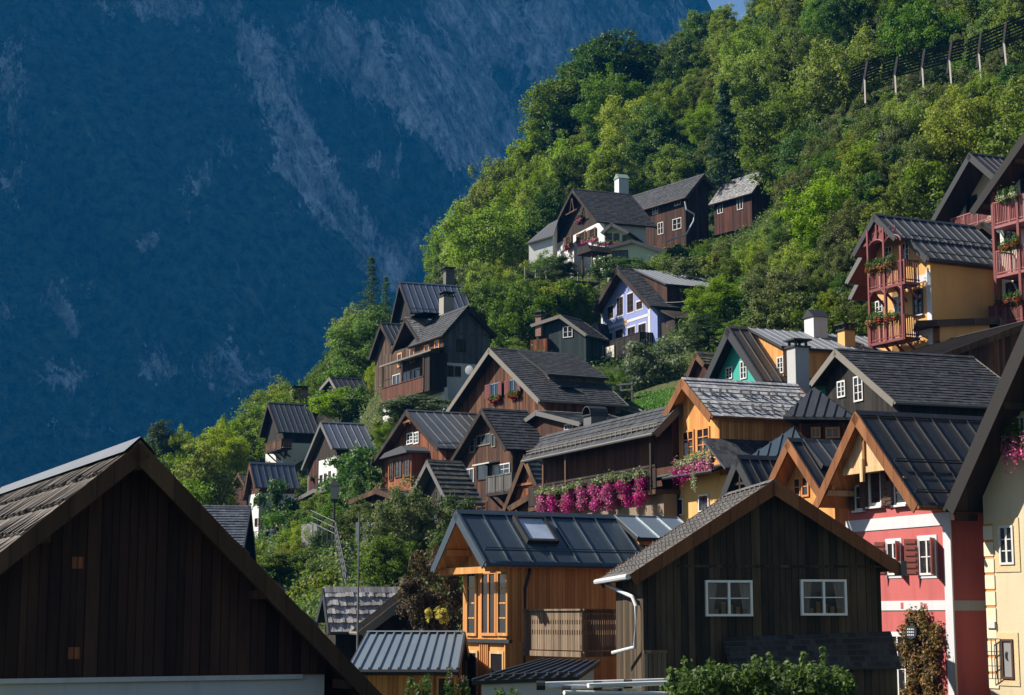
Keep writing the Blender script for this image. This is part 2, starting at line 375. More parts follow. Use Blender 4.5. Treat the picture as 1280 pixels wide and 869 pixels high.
        if style=='seam':
            mb.poly([q(0,.004,va),q(0,.004,vb),q(ln,.004,vb),q(ln,.004,va)],[(va,0),(vb,0),(vb,ln),(va,ln)])
            k=max(2,round((vb-va)/seam))
            for i in range(k+1):
                v=va+.02+(vb-va-.04)*i/k
                mb.hexa([q(0,.004,v-.02),q(0,.004,v+.02),q(ln,.004,v+.02),q(ln,.004,v-.02),q(0,.05,v-.02),q(0,.05,v+.02),q(ln,.05,v+.02),q(ln,.05,v-.02)])
        else:
            k=max(2,round(ln/.3))
            for i in range(k):
                d0,d1=ln*i/k,ln*(i+1)/k
                mb.poly([q(d0,.006,va),q(d0,.006,vb),q(d1,.035,vb),q(d1,.035,va)],[(va,d0),(vb,d0),(vb,d1),(va,d1)]); mb.poly([q(d1,.035,va),q(d1,.035,vb),q(d1,0,vb),q(d1,0,va)])
        s.mk(mb,'dormer_roof',[mat,fascia])
        uw=uE-g*.35; zt=lambda u: rz+dz/du*u-.17
        pl=[(0,rz-.2),(uw,zt(uw)),(uw,s.zr(uw)-.1),(0,s.zP-.4)] 
        mb=MB(); mb.prism(pl,v0,v1-.05); s.mk(mb,'dormer_wall',wallmat or cheek)
        s.shed_u=uw; s.shed_v=v0
        return p
    # -- openings
    def frame(s,face,out=0):
        """matrix of a wall face: x right, -y outwards"""
        rot={'g':0,'r':math.pi/2,'l':-math.pi/2,'k':math.pi}[face]
        return rot
    def rect(s,face,x0,y0,x1,y1,out=0,pl=None):
        ax,val=pl or s.plane(face,out); xm,ym=(x0+x1)/2,(y0+y1)/2
        A=s.pick(ax,val,x0,ym); B=s.pick(ax,val,x1,ym); C_=s.pick(ax,val,xm,y0); D_=s.pick(ax,val,xm,y1)
        i=0 if ax=='v' else 1
        w=abs(B[i]-A[i]); h=abs(C_.z-D_.z); c=Vector(((A.x+B.x)/2,(A.y+B.y)/2,(C_.z+D_.z)/2))
        return c,w,h
    def place(s,o,c,rot,parent=None):
        Mx=Matrix.Translation(c)@Matrix.Rotation(rot,4,'Z')
        if s.M: Mx=s.M@Mx
        o.matrix_basis=Mx; o.parent=parent or s.root; return o
    def win(s,face,px,fr=WPAINT,nx=2,ny=2,sh=None,sur=None,surw=.12,sill=None,glass=None,pl=None,fw=.07,cur=None,name='window',shopen=1.0,wscale=1.0,proud=.06):
        c,w,h=s.rect(face,*px,pl=pl); w*=wscale; rot=s.frame(face)
        mb=MB(); a,b=w/2,h/2; f=min(fw,w*.16); y0,y1=-proud,.03
        mb.box(-a,-a+f,y0,y1,-b,b); mb.box(a-f,a,y0,y1,-b,b); mb.box(-a+f,a-f,y0,y1,-b,-b+f); mb.box(-a+f,a-f,y0,y1,b-f,b)
        iw=w-2*f; ih=h-2*f; m=f*.32
        for i in range(1,nx): 
            x=-a+f+iw*i/nx; k=m*(1.6 if i*2==nx else .8); mb.box(x-k,x+k,y0+.008,y1-.012,-b+f,b-f)
        for j in range(1,ny):
            z=-b+f+ih*j/ny
            for i in range(nx):
                xa=-a+f+iw*i/nx+m*1.7; xb=-a+f+iw*(i+1)/nx-m*1.7; mb.box(xa,xb,y0+.014,y1-.016,z-m*.7,z+m*.7)
        o=mb.build(name,fr); s.place(o,c,rot)
        g=MB(); g.box(-a+f*.9,a-f*.9,-.022 if proud<.1 else -proud+.04,.0 if proud<.1 else -proud+.046,-b+f*.9,b-f*.9); g.build('pane',glass or (CLEAR() if cur else GLASS),o)
        if cur:
            q=MB()
            for sd in (-1,1):
                n_=14; xs=[sd*(a-f)-sd*(iw*.15)*i/n_ for i in range(n_+1)]
                for i in range(n_):
                    y=lambda k:-.018+.012*math.sin(k*2.4)
                    k0=iw*.17*max(0,1)*0
                    q.poly([(xs[i],y(i),-b+f),(xs[i+1],y(i+1),-b+f),(sd*(a-f)-sd*(iw*.24)*(i+1)/n_,y(i+1),b-f),(sd*(a-f)-sd*(iw*.24)*i/n_,y(i),b-f)])
            q.build('curtain',cur,o); q=MB(); q.box(-a+f*.95,a-f*.95,-.004,.0,-b+f*.95,b-f*.95); q.build('unlit_room_panel',IRON,o); q=MB()  # black panel on the wall paints in the unlit room behind the glass
            for k in range(5):
                xx=-a+f+iw*(.16+.17*k); q.box(xx,xx+iw*.1,-.03,-.01,-b+f,-b+f+ih*(.16+.07*((k*7)%4)))
            q.build('sill_ornaments',fabric((.42,.25,.12)),o)
        if sur:
            q=MB(); d=-.025
            q.box(-a-surw,-a,d,.02,-b-surw,b+surw); q.box(a,a+surw,d,.02,-b-surw,b+surw); q.box(-a,a,d,.02,b,b+surw); q.box(-a,a,d,.02,-b-surw,-b)
            q.build('surround',sur,o)
        if sill: q=MB(); q.box(-a-.06,a+.06,-.16,.0,-b-.07,-b-.005); q.build('sill',sill,o)
        if sh:
            sw=w*.5
            for sd in (-1,1):
                q=MB(); ang=R(8)*shopen
                x0=sd*a; 
                n_=6
                q.bar((x0,-.08,0),(x0+sd*sw*math.cos(ang),-.08-sw*math.sin(ang),0),.035,h)
                for k in range(n_):
                    zz=-b+h*(k+.5)/n_
                    q.bar((x0+sd*sw*.12*math.cos(ang),-.105-sw*.12*math.sin(ang),zz),(x0+sd*sw*.88*math.cos(ang),-.105-sw*.88*math.sin(ang),zz),.03,h/n_*.5)
                q.build('shutter',sh,o)
        o['_c']=0; del o['_c']
        s.lastwin=(c,w,h,rot)
        return o
    def world(s,c): return s.W@Vector(c)
    def band(s,face,px,mat,name='plaster_band',out=.03,thick=.05):
        c,w,h=s.rect(face,*px); mb=MB(); mb.box(-w/2,w/2,-out,thick-out,-h/2,h/2); o=mb.build(name,mat); return s.place(o,c,s.frame(face))
    def slab_on(s,face,px,mat,name,out=.03):  # a panel standing proud of the wall
        return s.band(face,px,mat,name,out,out+.02)
    # -- chimney through a roof slope
    def chimney(s,side,px,py,w,h,mat,cap='slab',d=None,sink=1.2,capmat=None,v=None):
        p=s.roofpick(side,px,py) if v is None else Vector(v); d=d or w
        ch=MB(); ch.box(p.x-w/2,p.x+w/2,p.y-d/2,p.y+d/2,p.z-sink,p.z+h); o=s.mk(ch,'chimney',mat,s.rf)
        c2=MB(); x0,x1,y0,y1,z=p.x-w/2-.08,p.x+w/2+.08,p.y-d/2-.08,p.y+d/2+.08,p.z+h
        if cap=='slab':
            c2.box(x0,x1,y0,y1,z,z+.08)
            for xx in (x0+.12,x1-.22):
                for yy in (y0+.12,y1-.22): c2.box(xx,xx+.1,yy,yy+.1,z+.08,z+.33)
            c2.box(x0-.04,x1+.04,y0-.04,y1+.04,z+.33,z+.41)
        elif cap=='gable':
            c2.prism([(x0-.05,z),(x1+.05,z),((x0+x1)/2,z+w*.5)],y0,y1)
        elif cap=='arch':
            c2.box(x0,x1,y0,y1,z,z+.08)
            for k in range(8):
                a0,a1=math.pi*k/8,math.pi*(k+1)/8; r=(x1-x0)/2; xm=(x0+x1)/2
                c2.hexa([(xm+r*math.cos(a0),y0,z+.05+r*math.sin(a0)),(xm+r*math.cos(a1),y0,z+.05+r*math.sin(a1)),(xm+r*math.cos(a1),y1,z+.05+r*math.sin(a1)),(xm+r*math.cos(a0),y1,z+.05+r*math.sin(a0)),
                  (xm+(r-.07)*math.cos(a0),y0,z+.05+(r-.07)*math.sin(a0)),(xm+(r-.07)*math.cos(a1),y0,z+.05+(r-.07)*math.sin(a1)),(xm+(r-.07)*math.cos(a1),y1,z+.05+(r-.07)*math.sin(a1)),(xm+(r-.07)*math.cos(a0),y1,z+.05+(r-.07)*math.sin(a0))])
        s.mk(c2,'chimney_cap',capmat or TRIMDK,None if False else s.rf)
        return o
    # -- balcony on a face; px are its left/right ends on the outer plane and rail top/floor rows
    def balcony(s,face,x0,x1,yt,yb,depth,mat,kind='boards',slab=BEAMDK,post=None,sides=True,name='balcony',boardmat=None,legs=0,brackets=True):
        c,w,h=s.rect(face,x0,yt,x1,yb,out=depth); rot=s.frame(face); mb=MB(); a=w/2; z0=-h/2; z1=h/2
        def run(p,q):
            L_=(Vector(q)-Vector(p)).length; d=(Vector(q)-Vector(p)).normalized()
            mb.bar(Vector(p)+Vector((0,0,z1)),Vector(q)+Vector((0,0,z1)),.09,.07)
            mb.bar(Vector(p)+Vector((0,0,z0+.1)),Vector(q)+Vector((0,0,z0+.1)),.06,.06)
            n_=max(3,int(L_/(.16 if kind!='balusters' else .13)))
            for i in range(n_):
                m_=Vector(p)+d*(L_*(i+.5)/n_)
                bw=L_/n_*(.9 if kind=='boards' else .45)
                u2=Vector((-d.y,d.x,0))*.012; dd=d*(bw/2)
                zz0,zz1=z0+.0,z1-.03
                mb.hexa([m_-dd-u2+Vector((0,0,zz0)),m_+dd-u2+Vector((0,0,zz0)),m_+dd+u2+Vector((0,0,zz0)),m_-dd+u2+Vector((0,0,zz0)),m_-dd-u2+Vector((0,0,zz1)),m_+dd-u2+Vector((0,0,zz1)),m_+dd+u2+Vector((0,0,zz1)),m_-dd+u2+Vector((0,0,zz1))],1)
        run((-a,0,0),(a,0,0))
        if sides: run((-a,0,0),(-a,depth,0)); run((a,0,0),(a,depth,0))
        for x in ([-a,a] if w<3 else [-a,-a/3,a/3,a]): mb.box(x-.05,x+.05,-.05,.05,z0-.05,z1+.06)
        o=mb.build('balcony_railing',[mat,boardmat or mat]); s.place(o,c,rot)
        q=MB(); q.box(-a-.05,a+.05,-.06,depth-.005,z0-.18,z0-.03); 
        if brackets:
            for x in ([-a*.8,a*.8] if w<3 else [-a*.9,-a*.3,a*.3,a*.9]): q.bar((x,depth-.02,z0-.9),(x,.15,z0-.18),.1,.12)
        o2=q.build('balcony_floor',slab); s.place(o2,c,rot)
        s.lastbal=(c,w,h,rot)
        return o
    def post(s,ax,val,x,y0,y1,w,mat,name='post'):
        A=s.pick(ax,val,x,y0); B=s.pick(ax,val,x,y1); mb=MB(); mb.box(A.x-w/2,A.x+w/2,A.y-w/2,A.y+w/2,B.z,A.z); return s.mk(mb,name,mat)

def clipz(pl,z,above):
    out=[]
    for i in range(len(pl)):
        (a,p),(b,q)=pl[i],pl[(i+1)%len(pl)]
        ia=(p>=z) if above else (p<=z); ib=(q>=z) if above else (q<=z)
        if ia: out.append((a,p))
        if ia!=ib: k=(z-p)/(q-p); out.append((a+(b-a)*k,z))
    return out

# -- flowers and leaves as scattered small faces
def leaf_arrays(rg, cen, n, rad, size, up=.3, flat=1.0, asp=.55):
    """n leaf rhombs around the centres cen (k,3) inside radii rad (k,3)"""
    k=rg.integers(0,len(cen),n); d=rg.normal(size=(n,3)); d/=np.linalg.norm(d,axis=1)[:,None]
    r=rg.random(n)**.45; p=cen[k]+d*rad[k]*r[:,None]*np.where(rg.random(n)<.13,1.55,1.0)[:,None]
    nrm=d+rg.normal(size=(n,3))*.7; nrm[:,2]+=up; nrm/=np.linalg.norm(nrm,axis=1)[:,None]
    t=np.cross(nrm,rg.normal(size=(n,3))); t/=np.linalg.norm(t,axis=1)[:,None]+1e-9
    b=np.cross(nrm,t); sz=size*(.6+.8*rg.random(n))[:,None]
    fold=nrm*sz*.12
    return np.stack([p-t*sz,p-b*sz*asp+fold,p+t*sz,p+b*sz*asp+fold],1)      # n,4,3
def quads_mesh(name,Q,mats,mi=None):
    me=bpy.data.meshes.new(name); n=len(Q)
    me.vertices.add(n*4); me.vertices.foreach_set('co',Q.reshape(-1).astype(np.float32))
    me.loops.add(n*4); me.loops.foreach_set('vertex_index',np.arange(n*4,dtype=np.int32))
    me.polygons.add(n); me.polygons.foreach_set('loop_start',np.arange(0,n*4,4,dtype=np.int32)); me.polygons.foreach_set('loop_total',np.full(n,4,dtype=np.int32))
    for m in (mats if isinstance(mats,(list,tuple)) else [mats]): me.materials.append(m)
    if mi is not None: me.polygons.foreach_set('material_index',mi.astype(np.int32))
    me.update(calc_edges=True); return me
LEAFG=leaf((.055,.10,.018),(.075,.13,.025),(.035,.07,.012),.3,.2)
def petal(c): 
    return leaf(c,mul(c,.75),mul(c,.5),.25,.1)
MAGENTA=petal((.50,.014,.26)); PINK=petal((.66,.12,.36)); REDFL=petal((.50,.03,.02)); ORFL=petal((.45,.14,.03)); PALEFL=petal((.45,.46,.30))
SILVER=leaf((.20,.23,.13),(.27,.29,.17),(.13,.16,.08),.3,.1)
FSEED=[11]
def planter(name,label,cat,loc,rot,w,green,flowers,drop=.35,h=.35,box=True,n=500,size=.05,group=None,mats=None,topmat=None,share=.55):
    """a window box: trough, leaves and blossoms"""
    FSEED[0]+=1; rg=np.random.default_rng(FSEED[0])
    root=empty(name,loc,rot,label,cat,group)
    if box:
        mb=MB(); mb.box(-w/2,w/2,-.11,.09,-.1,.08); mb.build('trough',BEAMDK,root)
    k=max(2,int(w/.22)); cen=np.stack([np.linspace(-w/2,w/2,k),np.full(k,-.05),np.full(k,.1)],1); cen+=rg.normal(size=cen.shape)*.04
    rad=np.tile(np.array([[.2,.17,h*.6]]),(k,1))
    me=quads_mesh('foliage',leaf_arrays(rg,cen,n,rad,size),topmat or green); o=bpy.data.objects.new('foliage',me); col.objects.link(o); o.parent=root
    cf=cen.copy(); cf[:,2]-=drop*.45; cf[:,1]-=.06
    Q=leaf_arrays(rg,cf,int(n*share*1.6),np.tile(np.array([[.2,.15,drop*.6]]),(k,1)),size*.9)
    me=quads_mesh('blossom',Q,flowers); o=bpy.data.objects.new('blossom',me); col.objects.link(o); o.parent=root
    return root
# ---------------------------------------------------------------- the houses, near to far
def curtain(): return fabric((.50,.42,.34))
# A: dark barn at the lower left
A=House('wooden_barn','dark weathered barn gable with shake roof and peeling white plaster strip at its foot',34,(175,556),(-62,744),(478,874),L=15,psi=25.9,base=886,oh=.75,ev=.95,t=.14,cat='barn')
zb=A.zpix('g',190,846)
A.walls([(zb,P_OLD,'plaster_wall')],b=A.b-.0,v0=A.v0+.07)
A.walls([(None,OLDBARN,'boarded_gable')],down=-zb)
A.roof('course',S_OLD,BEAM,course=.95,jit=1,lift=.05,gut=False,rake=.16)
mb=MB()
for sd,k in (('l',-1),('r',1)):
    w=.32; mb.poly([(0,-.06,A.zP+.16),(0,A.L,A.zP+.16),(k*w,A.L,A.zP+.13-w*A.sl(sd)),(k*w,-.06,A.zP+.13-w*A.sl(sd))],[(0,0),(A.L,0),(A.L,.4),(0,.4)])
A.mk(mb,'ridge_cap',metal((.085,.10,.12),.6,.2,.4),A.rf)
mb=MB()   # purlins under the overhang and a joint rail across the boards
for u in (A.uL*.93,A.uL*.5,-.02,A.uR*.5,A.uR*.86): z=A.under(u)-.1; mb.box(u-.08,u+.08,.05,A.v0+.02,z-.17,z)
A.each(mb,'purlin',BEAM)
c,w,h=A.rect('g',112,674.5,200,677.5); mb=MB(); mb.box(c.x-w/2,c.x+w/2,A.v0-.018,A.v0+.01,c.z-h/2,c.z+h/2); A.mk(mb,'joint_batten',OLDBARN)
for r_ in ((90,696,104,711),(85,809,99.5,824)):
    c,w,h=A.rect('g',*r_); mb=MB(); mb.box(-w/2,-w*.04,-.015,.01,-h/2,h/2); mb.box(w*.04,w/2,-.02,.01,-h/2,h/2); o=mb.build('repair_patch',planks((.20,.07,.03),(.34,.13,.06),.04)); A.place(o,c,0)
c,w,h=A.rect('g',-30,846,378,852); mb=MB(); mb.box(-w/2,w/2,-.03,.03,-h/2,h/2); o=mb.build('plaster_ledge',P_OLD); A.place(o,c,0)

# C: dark board house in front, tile roof with snow hooks
C=House('wooden_house','blackened board house with grey tile roof and two white curtained windows',50,(968,602),(788,720),(1127,708),L=5.8,psi=6,base=884,oh=.55,ev=.45,t=.15)
C.walls([(None,BARNWOOD,'board_wall')])
C.roof('course',S_SLATE,BEAMRED,course=.33,lift=.03,gut=False,rake=.18,soffit=BEAMDK)
mb=MB(); rr=random.Random(3)     # snow hooks on the tiles
ln=math.hypot(C.uL,C.zP-C.zL); du,dz=C.uL/ln,(C.zL-C.zP)/ln
for k in range(1,int(ln/.33)):
    for j in range(int(C.L/.6)):
        v=.25+j*.6+(k%2)*.3+rr.uniform(-.04,.04); d=k*.33
        mb.bar((du*d,v,C.zP+dz*d+.05),(du*(d+.02),v,C.zP+dz*d+.13),.16,.02)
C.mk(mb,'snow_hooks',TRIMGREY,C.rf)['kind']='stuff'
for r_ in ((881,725.5,939.5,770.5),(1000,724.5,1057,769.5)):
    C.win('g',r_,paint((.80,.79,.77),.5,.15),2,2,cur=curtain(),fw=.065,proud=.15,glass=None)
c,w,h=C.rect('g',846,706.5,1100,709.5); mb=MB(); mb.box(-w/2,w/2,-.05,.01,-h/2,h/2); o=mb.build('batten',BARNWOOD); C.place(o,c,0)
p=C.pick('v',C.v0,903,797); q=C.pick('v',C.v0,1113,789); zl=C.pick('v',C.v0-.85,1000,835).z
mb=MB(); k=6
for i in range(k):
    f0,f1=i/k,(i+1)/k
    P0=lambda pt,f,l:(pt.x,C.v0-.02-.83*f,pt.z+(zl-pt.z)*f+l)
    mb.poly([P0(p,f0,.0),P0(q,f0,.0),P0(q,f1,.03),P0(p,f1,.03)],[(p.x,f0*1.3),(q.x,f0*1.3),(q.x,f1*1.3),(p.x,f1*1.3)]); mb.poly([P0(p,f1,.03),P0(q,f1,.03),P0(q,f1,-.02),P0(p,f1,-.02)])
mb.poly([P0(p,0,-.05),P0(q,0,-.05),P0(q,1,-.05),P0(p,1,-.05)])
C.mk(mb,'lean_to_roof',shingle((.02,.019,.018),(.06,.057,.052),.2,.22))
mb=MB(); mb.box(p.x+.1,q.x-.1,C.v0-.7,C.v0-.02,-3,zl-.05); C.mk(mb,'lean_to_wall',BARNWOOD)
mb=MB(); g0=C.pick('u',C.uL-.05,790,718)
mb.tube([(C.uL-.07,-.05,C.zL-.02),(C.uL-.07,C.L+.1,C.zL-.06)],.085,8)
C.mk(mb,'gutter',ZINC,C.rf)
mb=MB(); pts=[(756,722),(757.5,731),(790.5,746),(795,757.6),(793.4,809),(766,816)]
dd=[55.0,55.0,50.7,50.5,50.5,52.3]
mb.tube([C.Wi@at(x,y,d) for (x,y),d in zip(pts,dd)],.055,8); C.mk(mb,'downpipe',ZINC)
c,w,h=C.rect('g',1120,695,1132,716); mb=MB(); mb.box(C.uR-.05,C.uR+.12,-.1,.5,C.zR-.25,C.zR+.15); C.mk(mb,'gutter_end',TRIMGREY,C.rf)
# B: orange larch house under the blue metal roof
B=House('larch_house','new orange larch house under a blue metal roof with a skylight',60,(571,640),(541,710.5),(606.5,703.5),back=(846,646),psi=-60,base=884,oh=1.0,ev=.35,t=.2)
zl=B.zpix('g',610,802)
B.walls([(zl,GOLDEN,'lower_wall'),(None,ORANGE,'wall')])
B.roof('seam',M_BLUE,M_BLUE,seam=.95,guard=1,soffit=GOLDEN,rake=.05)
mb=MB(); 
for u in (B.uL+.25,B.uL*.5,0,B.uR*.5,B.uR-.25): z=B.under(u)-.02; mb.box(u-.07,u+.07,.1,B.v0+.02,z-.2,z)
B.each(mb,'purlin',GOLDEN)
mb=MB(); mb.box(B.uL+.25,B.uR-.2,.35,.5,B.zR-.32,B.zR-.1); B.each(mb,'tie_beam',GOLDEN)
for r_,nx,ny in (((584,713,597,795),1,4),((602,714,621.5,795),2,1),((622.5,713,636,795),1,4)): B.win('g',r_,GOLDEN if ny>1 else ORPAINT,nx,ny,fw=.1)
c,w,h=B.rect('g',576.6,799,639,803.5); mb=MB(); mb.box(-w/2-.05,w/2+.05,-.12,.02,-h/2,h/2); o=mb.build('ledge',TRIMDK); B.place(o,c,0)
for r_ in ((583,813,598,872),(613.5,814,631,850)): B.win('g',r_,PALEWOOD,1,1,fw=.09)
mb=MB()   # vertical slats of the lower storey
n_=int((B.b-B.a)/.13)
wr=[B.rect('g',*r_) for r_ in ((582,812,599,873),(612.5,813,632,851))]
for i in range(n_+1):
    u=B.a+(B.b-B.a)*i/n_
    if any(abs(u-c.x)<w/2 for c,w,h in wr): continue
    mb.box(u-.03,u+.03,B.v0-.06,B.v0+.005,-2,zl-.06)
o=B.mk(mb,'cladding',GOLDEN)
p=B.roofpick('r',668,664); M_=Matrix
def skylight(H,side,x0,y0,x1,y1,w,h):
    p=H.roofpick(side,(x0+x1)/2,(y0+y1)/2); uE,zE=(H.uR,H.zR) if side=='r' else (H.uL,H.zL)
    ln=math.hypot(uE,H.zP-zE); du,dz=uE/ln,(zE-H.zP)/ln; n=Vector((abs(dz),0,abs(du))) if uE>0 else Vector((-abs(dz),0,abs(du)))
    d=Vector((du,0,dz)); v=Vector((0,1,0)); mb=MB(); gl=MB()
    def blk(m,a0,a1,b0,b1,o0,o1):
        m.hexa([p+v*a0+d*b1+n*o0,p+v*a1+d*b1+n*o0,p+v*a1+d*b0+n*o0,p+v*a0+d*b0+n*o0,p+v*a0+d*b1+n*o1,p+v*a1+d*b1+n*o1,p+v*a1+d*b0+n*o1,p+v*a0+d*b0+n*o1])
    f=.11
    blk(mb,-w/2,-w/2+f,-h/2,h/2,-.05,.17); blk(mb,w/2-f,w/2,-h/2,h/2,-.05,.17); blk(mb,-w/2+f,w/2-f,-h/2,-h/2+f,-.05,.19); blk(mb,-w/2+f,w/2-f,h/2-f,h/2,-.05,.16)
    blk(gl,-w/2+f,w/2-f,-h/2+f,h/2-f,.02,.11)
    o=H.mk(mb,'skylight',TRIMDK,H.rf); H.mk(gl,'pane',glass_dark((.22,.26,.32)),o)
skylight(B,'r',648,651,689,678,1.25,1.35)
mb=MB(); mb.tube([B.Wi@at(x,y,d) for x,y,d in ((662,707,59.6),(662,716,59.4),(656.5,735,59.3),(655.5,860,59.3))],.06,8); B.mk(mb,'downpipe',IRON)
P0,P1,P2=[B.Wi@at(x,787,d) for x,d in ((655,59.2),(728,56.4),(792,59.0))]
def rail_run(H,pts,ht,mats,name='balcony_railing',gap=.92,step=.13,floor=True,pattern=True):
    mb=MB(); zc=pts[0].z
    for a,b in zip(pts,pts[1:]):
        a=Vector((a.x,a.y,zc)); b=Vector((b.x,b.y,zc)); L_=(b-a).length; d=(b-a).normalized(); nn=Vector((-d.y,d.x,0))*.012
        mb.bar(a+Vector((0,0,ht/2)),b+Vector((0,0,ht/2)),.14,.06); mb.bar(a-Vector((0,0,ht/2-.12))+nn*6,b-Vector((0,0,ht/2-.12))+nn*6,.05,.1); mb.bar(a+Vector((0,0,ht/2-.15))+nn*6,b+Vector((0,0,ht/2-.15))+nn*6,.05,.1)
        k=int(L_/step)
        for i in range(k):
            m_=a+d*(L_*(i+.5)/k)
            for z0,z1,g in ((-ht/2,-ht*.12,gap),(-ht*.12,-.0,gap*.62),(.0,ht*.14,gap),(ht*.14,ht*.25,gap*.62),(ht*.25,ht/2-.03,gap)) if pattern else ((-ht/2,ht/2-.03,gap),):
                dd=d*(step*g/2); Z=Vector((0,0,1))
                mb.hexa([m_-dd-nn+Z*z0,m_+dd-nn+Z*z0,m_+dd+nn+Z*z0,m_-dd+nn+Z*z0,m_-dd-nn+Z*z1,m_+dd-nn+Z*z1,m_+dd+nn+Z*z1,m_-dd+nn+Z*z1])
    H.mk(mb,name,mats)
ht=49/2200*57.5
rail_run(B,[P0,P1,P2],ht,WEATHERED)
mb=MB(); P3=P0+Vector((0,0,0)); zc=P0.z-ht/2
A0=[Vector((p.x,p.y,zc-.2)) for p in (P0,P1,P2)]; cc=(A0[0]+A0[2])/2+Vector((-.6,.6,0))
mb.poly(A0+[cc]); mb.poly([q+Vector((0,0,.14)) for q in A0+[cc]])
for a,b in zip(A0,A0[1:]): mb.bar(a+Vector((0,0,.08)),b+Vector((0,0,.08)),.12,.17)
B.mk(mb,'balcony_floor',WEATHERED)
# raised strip of pale metal at the right of the blue roof
B.shed('r',B.pick('u',0,776,646).y,(806,672),ORANGE,M_GREY,seam=.8,v1=B.L-.05)

# D: red house
D=House('red_house','red plastered house with white bands, brown shutters and a black seam metal roof',58,(1070,516),(1019,630),(1147,632),back=(1227,521),psi=-68,base=888,oh=1.15,ev=.3,t=.2)
D.walls([(None,P_RED,'wall')])
D.roof('seam',M_BLACK,BEAMRED,seam=.75,guard=2,soffit=SOFFIT,rake=.12)
zt=D.pick('v',.3,1078,584).z
pl=clipz([(D.uL*.9,0),(D.uR*.9,0),(D.uR*.9,D.under(D.uR*.9)),(0,D.under(0)),(D.uL*.9,D.under(D.uL*.9))],zt,True); mb=MB(); mb.prism(pl,.3,.36); D.mk(mb,'pediment',PALEWOOD)
mb=MB(); uq=(D.zP-zt-.45)/1.03; mb.box(-uq,uq,.24,.44,zt-.2,zt-.003)
for u in (D.uL*.70,-.02,D.uR*.70): mb.box(u-.08,u+.08,.14,.235,zt-.5,min(zt+.25,D.under(u)-.12))
for u in (D.uL*.74,0,D.uR*.76): z=D.under(u)-.02; mb.box(u-.08,u+.08,.05,D.v0,z-.18,z)
D.each(mb,'tie_beam',PALEWOOD); mb=MB(); mb.box(-.06,.06,.235,.295,zt,D.under(0)); D.mk(mb,'king_post',BEAMRED)
for r_ in ((1070,606,1081,638),): D.win('g',r_,WPAINT,1,2,sh=BPAINT,sill=WPAINT)
D.win('g',(1087,587,1104,633),WPAINT,1,1,sh=BPAINT,sill=WPAINT,fw=.12); D.win('g',(1119,600,1135,631),WPAINT,1,2,sh=BPAINT,sill=WPAINT)
for r_ in ((1110,677,1126,719),(1150,673,1170,719)): D.win('g',r_,WPAINT,2,2,sh=paint((.36,.12,.095)),sur=P_BAND,surw=.1,shopen=6)
D.win('g',(1114,793,1134,880),WPAINT,2,2,sur=P_BAND,surw=.08); D.win('g',(1149,792,1163,888),BPAINT,1,1,name='door',fw=.12)
D.band('g',(1058,646,1183,661),P_BAND); D.band('g',(1100,751,1183,763),P_BAND); D.band('g',(1183,640,1192.5,890),P_BAND,name='corner_strip',out=.035)
mb=MB(); z0=D.zpix('r',1205,757); mb.box(D.b-.02,D.b+.03,D.v0+.02,D.v1,z0-.16,z0+.16); D.mk(mb,'plaster_band',P_GREY)
mb=MB(); 
mb.tube([D.Wi@at(x,y,d) for x,y,d in ((1182,634,56.2),(1184,645,56.1),(1190,760,55.6),(1196,880,55.2))],.06,8); D.mk(mb,'downpipe',paint((.42,.36,.30)))
for x0,x1,y0,y1 in ((1164,1166,782,795),(1174,1176,782,795)): pass
# E: cream house at the right edge
E=House('cream_house','cream plastered house with dark overhanging eaves and quoined corner',50,(1334,290),(1183,634),L=8,psi=-60,base=888,oh=1.05,ev=.5,t=.22)
E.walls([(None,P_CREAM,'wall')])
E.roof('seam',M_BLACK,RAKEDK,seam=.7,rake=.22,soffit=BEAMDK)
mb=MB()
for f in (.97,.55,.25): u=E.uL*f; z=E.under(u)-.02; mb.box(u-.09,u+.09,.08,E.v0,z-.22,z)
E.each(mb,'purlin',BEAMDK)
RENDER=plaster((.56,.43,.25),.6,.95,.8)
E.win('g',(1250,657,1268,706),WPAINT,2,3,sur=RENDER,surw=.22)
E.win('g',(1253,799,1268,849),BPAINT,1,1,sur=RENDER,surw=.2,glass=paint((.22,.21,.215)))
c,w,h,rot=E.lastwin; mb=MB()
for k in range(14):                        # the crescent on the shutter
    a0=R(-70+k*10)+math.pi; a1=a0+R(10); r0,r1=.15,.15; off=.05
    f=lambda a,t:(r0*math.cos(a)*.8+.03,-.05,r0*math.sin(a)) if t else (r0*.82*math.cos(a)*.8+.03+off*abs(math.cos(a)),-.05,r0*.9*math.sin(a))
    mb.poly([f(a0,1),f(a1,1),f(a1,0),f(a0,0)])
o=mb.build('crescent',IRON); E.place(o,c+Vector((0,-.0,.1)),rot)
mb=MB()
for x in (-.42,-.28,-.14,0): mb.bar((x,-.06+x*.35,-h/2),(x,-.06+x*.35,h/2),.02,.02)
for z in (-.5,-.18,.18,.5): mb.bar((-.42,-.207,z*h),(0,-.06,z*h),.02,.02)
o=mb.build('window_grille',IRON); E.place(o,c+Vector((-w/2,0,0)),rot)
E.win('g',(1268,520,1284,575),WPAINT,2,3)
mb=MB()
for k in range(10):
    z=.4+k*.5; mb.box(E.a-.012,E.a+.38,E.v0-.03,E.v0+.4,z+.02,z+.44)
E.mk(mb,'quoin',plaster((.66,.56,.40),.5)); mb=MB()
for k in range(10): z=.4+k*.5; mb.box(E.a-.004,E.a+.36,E.v0-.012,E.v0+.1,z+.44,z+.52)
E.mk(mb,'quoin_joint',plaster((.5,.22,.07),.3))
mb=MB(); c,w,h=E.rect('g',1216.5,777,1222,785); mb.box(-.16,.16,-.05,.01,-.1,.1); o=mb.build('number_plate',WPAINT); E.place(o,Vector((E.a+.2,E.v0-.03,c.z)),0)

